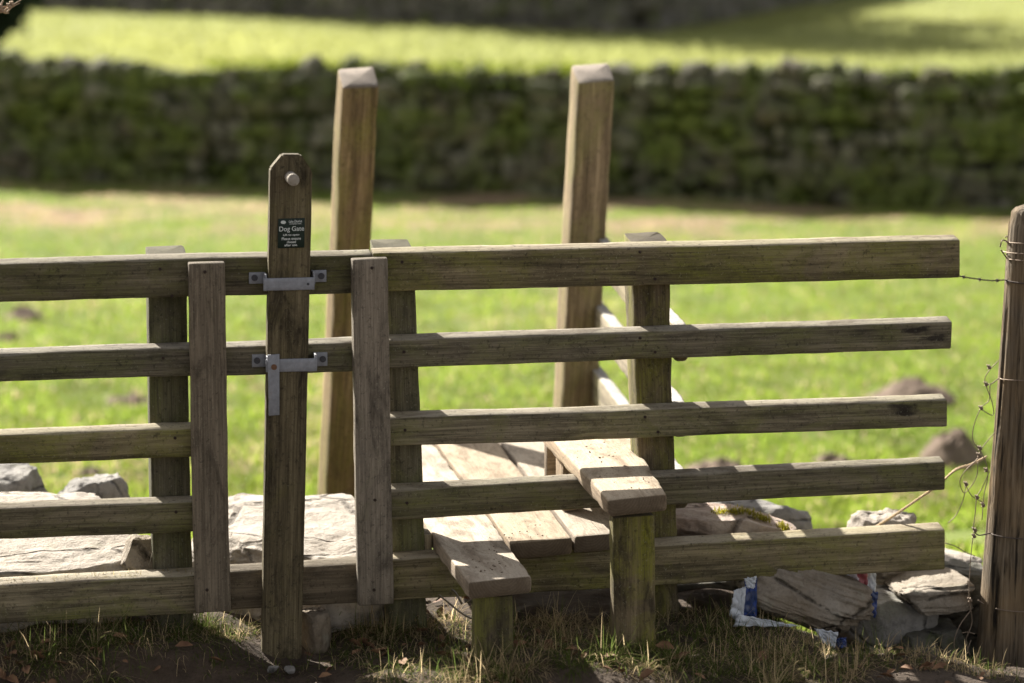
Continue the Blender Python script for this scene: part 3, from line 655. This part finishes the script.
# ------------------------------------------------------------------ the stile steps
stile = empty('step_stile', (.1, .7, 0), 'wooden plank step stile through the fence with two tall hand posts behind', 'stile')
PZ = .25; TH = .045
def plank(name, x0f, x1f, yf, x0b, x1b, yb, z, mat, th=TH, yf2=None, **k):
    yf2 = yf if yf2 is None else yf2
    P = Vector
    return beam(name, [P((x0f, yf, z-th)), P((x1f, yf2, z-th)), P((x1f, yf2, z)), P((x0f, yf, z))], [P((x0b, yb, z-th)), P((x1b, yb, z-th)), P((x1b, yb, z)), P((x0b, yb, z))], mat, stile, **k)
plank('tread', -.207, -.037, -.485, -.20, .014, 1.55, PZ, W_PLANK, yf2=-.445, bev=.005, rough=.006)
plank('tread', -.018, .155, -.075, .024, .222, 1.55, PZ, W_PLANK, yf2=-.045, bev=.004, rough=.003)
plank('tread', .166, .335, -.035, .231, .42, 1.55, PZ, W_PLANK, yf2=-.01, bev=.004, rough=.003)
TZ = .44
plank('upper_tread', .160, .325, -.455, .195, .445, .62, TZ, W_PLANK, yf2=-.41, bev=.007, rough=.006)
vpost([(474.5, 597.5), (513.5, 596), (514, 700), (474.5, 700)], -.42, -.36, W_MOSSY, stile, 'support_post', dx=.004)
vpost([(613, 518), (654.5, 515), (656, 700), (614, 700)], -.375, -.31, W_MOSSY, stile, 'support_post', dx=.004)
box_beam('support_board', .198, .238, .27, .37, PZ+.002, TZ-TH, W_PLANK, stile, 'z')
box_beam('support_board', .20, .43, .50, .54, PZ+.002, TZ-TH, W_PLANK, stile, 'x')
box_beam('bearer', -.232, -.208, .06, .13, .165, .252, W_SIDE, stile, 'z')
box_beam('bearer', -.17, .40, 1.40, 1.50, .10, PZ-TH-.001, W_POST, stile, 'x')
for x in (-.15, .28): box_beam('bearer_post', x, x+.1, 1.41, 1.49, -.75, .098, W_POST, stile, 'z')
# tall hand posts, tops cut on a slope
def handpost(fl, fr_, bl_, br_, tfl, tfr, tbl, tbr, Y0, Y1):
    e0 = [onY(*fl, Y0), onY(*fr_, Y0), onY(*br_, Y1), onY(*bl_, Y1)]; e1 = [onY(*tfl, Y0), onY(*tfr, Y0), onY(*tbr, Y1), onY(*tbl, Y1)]
    # carry the foot down into the ground
    for i in range(4): e0[i] = e1[i]+(e0[i]-e1[i])*((e1[i].z+.85)/(e1[i].z-e0[i].z))
    return beam('hand_post', e0, e1, W_TALL, stile, bev=.004, wob=.003, rough=.004)
Yh = 1.93
handpost((327.5, 490), (357, 490), (318, 482), (350, 482), (342.5, 88), (379, 87), (337, 69), (373, 66.5), Yh, Yh+.14)
handpost((563, 408), (598, 407), (553, 400), (588, 400), (579, 83.5), (615, 80.5), (571.5, 65.5), (609, 63), Yh, Yh+.14)
# side rails from right fence post back to the right hand post
for (nt_, nb_, ft, fb, fx) in ((324, 361, 234, 268, 606), (402, 437, 300, 334, 603), (472, 508, 364, 398, 600)):
    a = onY(688, nt_, .10); b = onY(688, nb_, .10); c = onY(fx, ft, 2.05); d = onY(fx, fb, 2.05)
    wv_ = Vector((-.042, 0, 0))
    beam('side_rail', [b+wv_, b, a, a+wv_], [d+wv_, d, c, c+wv_], W_SIDE, stile, bev=.008, rough=.004)
MUD = soil_mat('dried_mud', (.10, .065, .04), (.16, .11, .07))
mudc = [(.06, -.0), (.09, .12), (-.11, -.3), (-.13, -.36), (-.08, -.25), (.12, .35), (.3, .1), (.02, .8), (.15, .6), (-.02, -.02)]
def mudpos():
    if random.random() < .3: x, y, z = random.uniform(.2, .32), random.uniform(-.38, .3), TZ
    else:
        c = random.choice(mudc); x, y, z = random.gauss(c[0], .02), random.gauss(c[1], .03), PZ
        if x < -.195 or x > .31 or (x > -.05 and y < -.03): x, y = -.12+random.uniform(-.05, .05), random.uniform(-.4, .1)
    return Vector((x, y, z+.001))
crumbs('mud_crumbs', 110, mudpos, .0026, MUD, 'dried crumbs of mud trodden onto the plank steps', 'mud')

# ------------------------------------------------------------------ round post and wires
def round_post():
    Y = .06; nr, na = 90, 72; V = []; Fc = []
    lt, lb = onY(1011, 212, Y), onY(974.5, 683, Y)
    rt, rb = .062, .088
    ct, cb = lt+Vector((rt, 0, 0)), lb+Vector((rb, 0, 0)); base = cb+(cb-ct)*.25
    for j in range(nr+1):
        t = j/nr; c = base.lerp(ct, t); r = rb*1.03*(1-t)+rt*t
        for k in range(na):
            a = 2*math.pi*k/na; q = r*(1+.05*n3(math.cos(a)*1.5, math.sin(a)*1.5, t*2.5))
            g = n3(math.cos(a)*7, math.sin(a)*7, t*1.6+.3*math.sin(a*3)); q -= .012*max(0, abs(g)*-6+1)+.004*max(0, n3(math.cos(a)*18, math.sin(a)*18, t*4))
            q *= 1 if t < .985 else .93
            V.append(c+Vector((math.cos(a)*q, math.sin(a)*q, 0)))
    for j in range(nr):
        for k in range(na): a = j*na+k; b = j*na+(k+1) % na; Fc.append((a, b, b+na, a+na))
    b0 = nr*na
    for ring, (rr, hz) in enumerate(((.8, .011), (.45, .018), (.1, .02))):
        for k in range(na):
            p = V[b0+k]; V.append(ct.lerp(p, rr)+Vector((0, 0, hz+.002*n3(k*.7, ring, 0))))
        o0 = b0+ring*na
        for k in range(na): a = o0+k; b = o0+(k+1) % na; Fc.append((a, b, b+na, a+na))
    Fc.append(tuple(b0+3*na+k for k in range(na)))
    inv = Matrix.Translation(-base)
    s = NT('split_grey_post_wood'); v = s.n('TexCoord').outputs['Object']
    f1 = s.noise(s.scale(v, (70, 70, 2)), 2, 8, .65); f2 = s.noise(s.scale(v, (22, 22, 1.2)), 2, 5, .6); f3 = s.noise(v, 4, 4)
    c = s.mix(s.ramp(f1, .35, .68), (.06, .045, .03), (.26, .21, .15)); c = s.mix(s.ramp(f3, .45, .6), c, s.mix(.5, c, (.24, .16, .08))); c = s.mix(s.ramp(f2, .58, .64), c, (.022, .017, .012))
    s.done(c, .88, s.bump(s.math('ADD', f1, s.math('MULTIPLY', s.ramp(f2, .64, .56), .8)), .008, .9))
    o = link('round_post', mesh('round_post', [inv @ v for v in V], Fc), s.m, None, Matrix.Translation(base))
    return tag(o, 'round split grey fence post leaning at the right edge of the picture', 'fence post'), ct, cb
rp, CT, CB = round_post()
def post_c(z): t = (z-CB.z)/(CT.z-CB.z); return CB.lerp(CT, t), .088+(.062-.088)*t
def wire(name, paths, r, mat, label, cat, group=None, extra=None, sub=6):
    V, Fc = [], []
    for p in paths: tube_data(smooth_path(p, sub), r, 6, V, Fc)
    if extra: extra(V, Fc)
    return tag(link(name, mesh(name, V, Fc), mat), label, cat, group)
def knot(V, Fc, p, r=.004):
    for k in range(3):
        q = [p+Vector((math.cos(t*.9+k*2)*r*(.6+.2*k), math.sin(t*1.1+k)*r*.7, (t/6-.5)*r*2.2 if k != 1 else math.sin(t)*r)) for t in range(7)]
        tube_data(q, r*.38, 5, V, Fc)
def around(z, a0, a1, dz=0., off=.004, n=14):
    out = []
    for i in range(n+1):
        a = a0+(a1-a0)*i/n; zz = z+dz*i/n; c, r = post_c(zz); out.append(Vector((c.x+math.cos(a)*(r+off), c.y+math.sin(a)*(r+off), zz)))
    return out
PI = math.pi
zt = onY(1005, 285, .0).z
def zpx(x, y): return onY(x, y, -.02).z
# barbed wire twisted pair
a = onY(958, 276, .02); b = around(zpx(1008, 284), PI*1.0, PI*1.75, -.006)
base_p = [a, a.lerp(b[0], .3)+Vector((0, 0, -.003)), a.lerp(b[0], .7)+Vector((0, 0, -.005))]+b
sp = smooth_path(base_p, 14)
tw = [[p+Vector((0, math.cos(i*.9+ph)*.0016, math.sin(i*.9+ph)*.0016)) for i, p in enumerate(sp)] for ph in (0, PI)]
V, Fc = [], []
for q in tw: tube_data(q, .0011, 5, V, Fc)
for i in (6, 20, 34, 60): 
    p = sp[i]
    for d in (Vector((.004, -.006, .009)), Vector((-.004, -.004, -.009))): tube_data([p, p+d], lambda t: .0012*(1-t*.8), 5, V, Fc)
    knot(V, Fc, p, .0035)
tag(link('barbed_wire', mesh('barbed_wire', V, Fc), BARB), 'short barbed wire strand from the top rail end to the round post', 'wire')
wire('wire_wrap', [around(zpx(1010, 246), PI*.9, PI*2.9, .012, .005, 30), around(zpx(1010, 256), PI*.9, PI*2.6, .009, .008, 30)+[onY(1003, 240, -.05), onY(1000, 247, -.06)], [onY(1001, 250, -.03)]+around(zpx(1010, 262), PI*1.05, PI*2.6, -.008, .005, 20)], .0019, WIRE, 'loops of thick bent wire wrapped round the top of the round post', 'wire')
wire('wire_strand', [[onY(986, 383, .0), onY(991, 384, -.02)]+around(zpx(1000, 383), PI*1.05, PI*1.9, .008)], .0016, WIRE, 'rusty wire running level across the middle of the round post', 'wire', 'wires nailed to the round post')
wire('wire_strand', [[onY(972, 527, .0), onY(978, 535, -.02)]+around(zpx(990, 538), PI*1.1, PI*1.95, -.012)], .0019, BARB, 'dark wire crossing the round post just above the lowest rail height', 'wire', 'wires nailed to the round post')
wire('wire_strand', [around(zpx(1000, 610), PI*1.25, PI*1.95, -.016), ], .0015, WIRE, 'thin sagging wire low down on the round post', 'wire', 'wires nailed to the round post')
net = [[(999, 360), (988, 372), (985, 382), (992, 402), (993, 415), (982, 410)], [(990, 384), (989, 400), (981, 408), (974, 425), (973, 440), (980, 450)],
       [(995, 432), (982, 448), (978, 458), (966, 470), (960, 480), (962, 490), (966, 492), (976, 478), (978, 462)], [(966, 485), (963, 500), (956, 515), (948, 523)],
       [(966, 486), (972, 496), (982, 502), (984, 506)], [(990, 470), (982, 488), (977, 497), (975, 515), (973, 530)], [(980, 450), (985, 460), (988, 475), (984, 495), (982, 520)],
       [(975, 528), (972, 545), (970, 570), (969, 598), (972, 622), (966, 640), (970, 655)], [(971, 610), (960, 625), (954, 642), (957, 652), (964, 657), (971, 640)], [(964, 656), (972, 664), (985, 676), (1000, 684)],
       [(945, 543), (955, 546), (965, 552), (975, 556)], [(978, 600), (984, 604)], [(962, 633), (968, 632), (975, 634)]]
nk = [(989, 367), (981, 408), (966, 484), (977, 497), (983, 505), (980, 448), (986, 470), (975, 530), (974, 536), (970, 600), (986, 384), (979, 455)]
def kn(V, Fc):
    for x, y in nk: knot(V, Fc, onY(x, y, -.03), .0052)
wire('wire_netting', [[onY(x, y, -.03+.03*n3(x*.05, y*.05, 1)) for x, y in p] for p in net], .00125, WIRE, 'tangled torn wire netting hanging down the left side of the round post', 'wire netting', extra=kn)
# twine
tp = smooth_path([onY(868, 532, .12), onY(880, 524, .10), onY(896, 514, .08), onY(915, 501, .07), onY(938, 485, .06), onY(955, 470, .0), onY(970, 465, -.02), onY(986, 457, -.02)], 22)
V, Fc = [], []
for ph in (0, 2*PI/3, 4*PI/3): tube_data([p+Vector((math.cos(i*.42+ph)*.002, math.sin(i*.42+ph)*.003, math.cos(i*.42+ph)*.003)) for i, p in enumerate(tp)], .0023, 6, V, Fc)
s = NT('orange_twine_fibre'); s.done((.48, .36, .22), .8)
tag(link('twine_rope', mesh('twine_rope', V, Fc), s.m), 'twisted orange-brown twine running from the stones to the round post', 'rope')
wire('bramble_stem', [[onY(398, 548, .15), onY(410, 575, .05), onY(440, 596, -.0), onY(470, 618, -.03), onY(500, 620, -.05)], [onY(436, 600, .1), onY(452, 590, .0), onY(462, 604, -.04)]], .003, W_SIDE, 'dry pale stick on the ground under the lower step', 'stick')
wire('dry_stem', [[onY(146, 573, .06), onY(150, 562, .07), onY(153, 550, .09)]], .0012, W_SIDE, 'dry stalk standing against the short left post', 'stalk')

# ------------------------------------------------------------------ torn plastic sacking
def sheet(name, px, Y0, mat, seed, nu=22, nv=18, amp=.006, dY=0., parent=None):
    TL, TR, BR, BL = [onY(p[0], p[1], Y0+(p[2] if len(p) > 2 else 0)) for p in px]; V = []; Fc = []
    for j in range(nv+1):
        for i in range(nu+1):
            u, v = i/nu, j/nv; p = (TL*(1-u)+TR*u)*(1-v)+(BL*(1-u)+BR*u)*v
            a = abs(n3(u*3+seed, v*3, 1)); b = abs(n3(u*7, v*6+seed, 4))
            p += Vector((.5*amp*n3(u*4, v*9, seed), -amp*(2*a+b), amp*.6*n3(u*8+seed, v*3, 7)))
            V.append(p)
    for j in range(nv):
        for i in range(nu): a = j*(nu+1)+i; Fc.append((a, a+1, a+nu+2, a+nu+1))
    o = link(name, mesh(name, V, Fc), mat, parent)
    m = o.modifiers.new('thick', 'SOLIDIFY'); m.thickness = .0012
    return o
def plast(name, c, c2=None, sc=30):
    s = NT(name); v = s.n('TexCoord').outputs['Object']; nz = s.noise(v, sc, 2, .4); d = s.noise(v, 45, 6, .7)
    cc = s.mix(s.ramp(nz, .48, .52), c, c2) if c2 else s.mix(0., c, c)
    cc = s.mix(s.math('MULTIPLY', s.ramp(d, .5, .7), .5), cc, (.12, .10, .07)); s.p.inputs['Specular IOR Level'].default_value = .5
    return s.done(cc, .4)
PW, PBL, PRED = plast('dirty_white_plastic', (.50, .53, .58)), plast('blue_printed_plastic', (.03, .06, .22), (.02, .04, .12)), plast('red_white_printed_plastic', (.30, .07, .08), (.55, .50, .55), 38)
sk = onY(800, 640, 0)
sack = empty('torn_sack', (sk.x, 0, sk.z), 'torn white blue and red plastic sack crushed under the tilted slab', 'litter')
sheet('white_sheet', [(734, 590), (746, 586), (742, 625), (729, 615)], -.09, PW, 1, parent=sack)
sheet('blue_sheet', [(745, 580, .02), (757, 578, .02), (756, 618, .04), (741, 615)], -.08, PBL, 2, parent=sack)
sheet('pale_sheet', [(744, 578), (756, 576), (754, 588), (747, 588)], -.1, PW, 7, parent=sack)
sheet('white_sheet', [(738, 614), (770, 620), (801, 626), (733, 626)], -.12, PW, 3, parent=sack)
sheet('white_sheet', [(814, 628), (838, 632), (834, 648), (822, 642)], -.12, PW, 4, parent=sack)
sheet('blue_sheet', [(836, 638), (846, 637), (846, 647), (836, 648)], -.11, PBL, 5, parent=sack)
sheet('printed_sheet', [(843, 568), (866, 565), (868, 604), (852, 600)], .07, PRED, 6, parent=sack, amp=.012)
sheet('white_sheet', [(864, 564), (876, 563), (875, 592), (862, 590)], .09, PW, 8, parent=sack)
sheet('white_sheet', [(832, 570), (848, 567), (849, 582), (838, 576)], .06, PW, 12, parent=sack)
sheet('blue_sheet', [(862, 588), (878, 592), (875, 618), (862, 606)], .05, PBL, 9, parent=sack)

# ------------------------------------------------------------------ near dry stone wall
def moss_stone_mat(name, green=.6):
    s = NT(name); v = s.n('TexCoord').outputs['Object']; a = s.n('Attribute', attribute_name='tint')
    n1 = s.noise(v, 9, 6, .7); n2 = s.noise(v, 2.2, 5, .6); n3_ = s.noise(v, 22, 4, .7)
    c = s.mix(s.ramp(n1, .35, .65), a.outputs['Color'], (.08, .075, .055)); g = s.mix(s.ramp(n3_, .4, .6), (.055, .08, .015), (.14, .165, .03))
    c = s.mix(s.math('MULTIPLY', s.ramp(n2, .60-.2*green, .68-.1*green), .9), c, g)
    return s.done(c, .95, s.bump(n1, .05, .8))
WALLM = moss_stone_mat('mossy_wall_stone', .85); WALLF = moss_stone_mat('far_wall_stone', .15)
def stone_wall(A, B, H, thick, name, label, mat, cell=.26, sub=3, zfun=None, coursing=.15, seed=5, topz=None, tints=None):
    rnd = random.Random(seed); d = (B-A); L = d.length; d.normalize(); nrm = Vector((-d.y, d.x, 0)); V = []; Fc = []; T = []
    V0, F0 = ICO[sub]
    def put(c, sx, sy, sz, rotz, tl, tint):
        b = len(V); sd_ = rnd.random()*90
        for v in V0:
            p = Vector([math.copysign(abs(q)**.55, q) for q in v]); p *= 1.08+.3*n3(v.x*1.3+sd_, v.y*1.3, v.z*1.3)+.12*n3(v.x*4+sd_, v.y*4, v.z*4)
            p = Vector((p.x*sx, p.y*sy, p.z*sz)); ca, sa = math.cos(tl), math.sin(tl); p = Vector((p.x*ca-p.z*sa, p.y, p.x*sa+p.z*ca))
            V.append(c+d*p.x+nrm*p.y+Vector((0, 0, p.z))); T.append((*tint, 1))
        for f in F0: Fc.append(tuple(b+k for k in f))
    tints = tints or [(.16, .15, .105), (.11, .105, .07), (.22, .205, .155), (.15, .125, .08), (.10, .11, .055)]
    for face in (0, 1):
        z = 0; j = 0
        while z < H-.02:
            ch = coursing*rnd.uniform(.75, 1.25); x = rnd.uniform(-.2, 0)
            while x < L:
                wv = cell*rnd.uniform(.5, 1.4); top = (topz(x/L) if topz else 0); hh = H+top
                if z < hh:
                    t = z/H; off = (thick/2-.08)*(1-.25*t)
                    p = A+d*(x+wv/2)+nrm*(off if face else -off); p.z += z+ch/2+.09*n3(x*1.3, z*2, 3)+rnd.uniform(-.03, .03); p -= nrm*rnd.uniform(-.03, .05)*(1 if not face else -1)
                    put(p, wv/2*.97, .15*rnd.uniform(.8, 1.15), ch/2*rnd.uniform(.8, 1.35), 0, rnd.uniform(-.3, .3), rnd.choice(tints))
                x += wv
            z += ch*.95
    x = 0
    while x < L:      # cope stones on edge
        wv = rnd.uniform(.12, .26); top = (topz(x/L) if topz else 0); p = A+d*x; p.z += H+top+.07+.04*n3(x*1.5, 0, seed)
        put(p, wv/2, thick*.33, rnd.uniform(.11, .2), 0, rnd.uniform(-.4, .4), rnd.choice(tints)); x += wv*.95
    # hearting: plain core box, coloured dark for the shade in the gaps
    b = len(V)
    for t in (0, 1):
        for s_ in (-1, 1):
            for z in (-.3, H*.97+(topz(t) if topz else 0)): V.append(A+d*L*t+nrm*s_*(thick*.27)+Vector((0, 0, z))); T.append((.05, .05, .035, 1))
    for f in ((0, 1, 3, 2), (4, 6, 7, 5), (0, 4, 5, 1), (2, 3, 7, 6), (1, 5, 7, 3), (0, 2, 6, 4)): Fc.append(tuple(b+k for k in f))
    me = mesh(name, V, Fc); a = me.color_attributes.new('tint', 'FLOAT_COLOR', 'POINT'); a.data.foreach_set('color', [c for t in T for c in t])
    return tag(link(name, me, mat), label, 'stone wall')
Aw = WL-wdir*9+Vector((0, .3, -.03)); Bw = WR+wdir*1.5+Vector((0, .3, -.03))
WALLH = 1.02
stone_wall(Aw, Bw, WALLH, .62, 'dry_stone_wall', 'dark mossy dry stone wall across the field behind the stile', WALLM, topz=lambda t: .035*math.sin(t*9)+.09*n3(t*14, 0, 2)+.05*n3(t*40, 0, 7)+.16*(1-sm(.41, .50, t)))
def wall_moss():
    N = 26000; X = RNG.uniform(0, 1, N); L = (Bw-Aw).length; d = (Bw-Aw).normalized(); nrm = Vector((-d.y, d.x, 0))
    P = []; C = []; 
    for t in X:
        x = t*L; top = random.random() < .35
        z = WALLH+random.uniform(.08, .26) if top else random.uniform(.05, WALLH+.1)
        if n3(x*1.1, z*2.2, 13)+(.25 if top else 0) < .06: continue
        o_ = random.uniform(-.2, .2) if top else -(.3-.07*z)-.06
        p = Aw+d*x+nrm*o_; P.append((p.x, p.y, Aw.z+z)); r = random.random(); C.append((.10+.12*r, .14+.12*r, .015+.01*r) if top else (.045+.05*r, .07+.06*r, .012))  # moss on top tinted brighter, sunlit highlights put into its colour
    P = np.array(P); N = len(P)
    o = blades('wall_moss', P, RNG.uniform(.03, .08, N), RNG.uniform(.02, .045, N), RNG.uniform(0, 6.28, N), RNG.uniform(.3, 1.9, N), np.array(C))
    tag(o, 'green moss and ivy leaves clinging to the dry stone wall', 'moss', kind='stuff')
wall_moss()

# ------------------------------------------------------------------ far wall, trees beyond it, shrub at left
Q = [onZ(-140, 2, FIELD), onZ(330, 20, FIELD), onZ(640, 34, FIELD), onZ(900, -16, FIELD)]
Q = [Vector((q.x, q.y, gz(q.x, q.y)-.05)) for q in Q]
labs = ['distant grey stone wall along the top left edge beyond the bright pasture', 'distant grey stone wall at the top centre in the shade of trees', 'distant grey stone wall running away uphill at the top right of centre']
for i in range(3):
    stone_wall(Q[i], Q[i+1], 1.9, .7, 'dry_stone_wall', labs[i], WALLF, cell=.7, sub=2, coursing=.3, seed=20+i, tints=[(.16, .15, .14), (.12, .11, .10), (.22, .20, .18), (.10, .10, .085)])
BARK = soil_mat('tree_bark', (.06, .05, .04), (.12, .10, .08)); 
def tree(base, H, W, label, seed, group='trees beyond the far wall', dens=2600, cl=(.035, .055, .018)):
    rnd = random.Random(seed); e = empty('tree', base, label, 'tree', group)
    V, Fc = [], []; top = base+Vector((rnd.uniform(-.4, .4), 0, H*.8)); tube_data(smooth_path([base+Vector((0, 0, -.3)), base.lerp(top, .4)+Vector((rnd.uniform(-.3, .3), .1, 0)), top], 5), lambda t: H*.03*(1-.75*t), 10, V, Fc)
    tips = []
    for i in range(16):
        p = base.lerp(top, rnd.uniform(.3, .95)); a = rnd.uniform(0, 6.28); l = W*.5*rnd.uniform(.6, 1); q = p+Vector((math.cos(a)*l, math.sin(a)*l, l*rnd.uniform(.1, .6)))
        tube_data(smooth_path([p, p.lerp(q, .5)+Vector((0, 0, .1*l)), q], 3), lambda t: H*.011*(1-.8*t), 6, V, Fc); tips += [q, p.lerp(q, .6)]
    tips.append(top)
    link('trunk', mesh('trunk', V, Fc), BARK, e)
    P = np.array([np.array(rnd.choice(tips))+RNG.normal(0, W*.09, 3) for _ in range(dens)]); N = len(P); r = RNG.random(N)
    g = np.stack([cl[0]*(.6+.8*r), cl[1]*(.6+.8*r), cl[2]*(.6+.8*r)], 1)
    o = blades('crown', P, RNG.uniform(.15, .32, N), RNG.uniform(.12, .25, N), RNG.uniform(0, 6.28, N), RNG.uniform(0, 3, N), g)
    o.parent = e; o.matrix_parent_inverse = Matrix.Translation(-base)
    return e
tl_ = ['tree just behind the distant wall, first from the left', 'tree just behind the distant wall, second from the left', 'tree just behind the distant wall, third from the left', 'tree just behind the distant wall, fourth from the left', 'tree just behind the distant wall, fifth from the left', 'tree just behind the distant wall, last on the right']
for i, (x, y, back, H) in enumerate(((300, 20, 2.5, 6.), (400, 24, 2.2, 8.), (480, 28, 2.5, 9.5), (560, 31, 2.2, 10), (640, 30, 3, 9.5), (720, 20, 3., 8.))):
    p = onZ(x, y, FIELD); p.y += back; p.z = gz(p.x, p.y)
    tree(p, H, H*.62, tl_[i], 40+i)
p = onZ(-24, 62, FIELD); p.z = gz(p.x, p.y)
tree(p, 2.3, 1.9, 'dark evergreen bush beyond the wall in the top left corner', 77, None, 4500, (.05, .07, .045)).name = 'bush'

# bare shrub whose pale twig tips reach into the top left corner
sb = Vector((-1.95, .25, gz(-1.95, .25)))
V, Fc = [], []
tipa = onY(-6, 9, .2)
tube_data(smooth_path([sb+Vector((0, 0, -.1)), sb+Vector((.03, 0, .7)), sb+Vector((.1, 0, 1.3)), Vector((-1.6, .2, tipa.z-.03)), tipa], 6), lambda t: .022*(1-.82*t)+.001, 8, V, Fc)
for pts in ([(-8, 9), (2, 7), (10, 6), (16, 3), (24, -2)], [(-2, 10), (6, 12), (12, 7), (20, 3)], [(0, 6), (3, 0), (2, -8)], [(2, 9), (5, 13), (9, 13)], [(-6, 10), (0, 12), (5, 10), (10, 3), (13, -3)], [(-30, 20), (-20, 8), (-12, -4)]):
    tube_data(smooth_path([onY(x, y, .2+.01*i) for i, (x, y) in enumerate(pts)], 5), lambda t: .0035*(1-.7*t), 6, V, Fc)
for (x, y) in ((1, 7), (2, 10), (9, 6), (12, 4)): knot(V, Fc, onY(x, y, .2), .006)
for q in ((.3, .5), (.6, -.3), (.8, .4)): 
    p = sb+Vector((.03, 0, q[0])); tube_data(smooth_path([p, p+Vector((-.15, q[1]*.3, .25)), p+Vector((-.3, q[1]*.5, .6))], 5), lambda t: .009*(1-.8*t), 6, V, Fc)
s = NT('pale_twig_bark'); s.done((.34, .25, .17), .8)
tag(link('bare_shrub', mesh('bare_shrub', [v-sb for v in V], Fc), s.m, None, Matrix.Translation(sb)), 'bare shrub with pale brown twig tips reaching into the top left corner', 'shrub')
for o in bpy.data.objects:      # boards without named knots carry them far away
    if o.type == 'MESH' and 'knot1' not in o:
        if any(m and 'wood' in m.name for m in o.data.materials):
            o['knot1'] = [99., 99., 99.]; o['knot2'] = [99., 99., 99.]
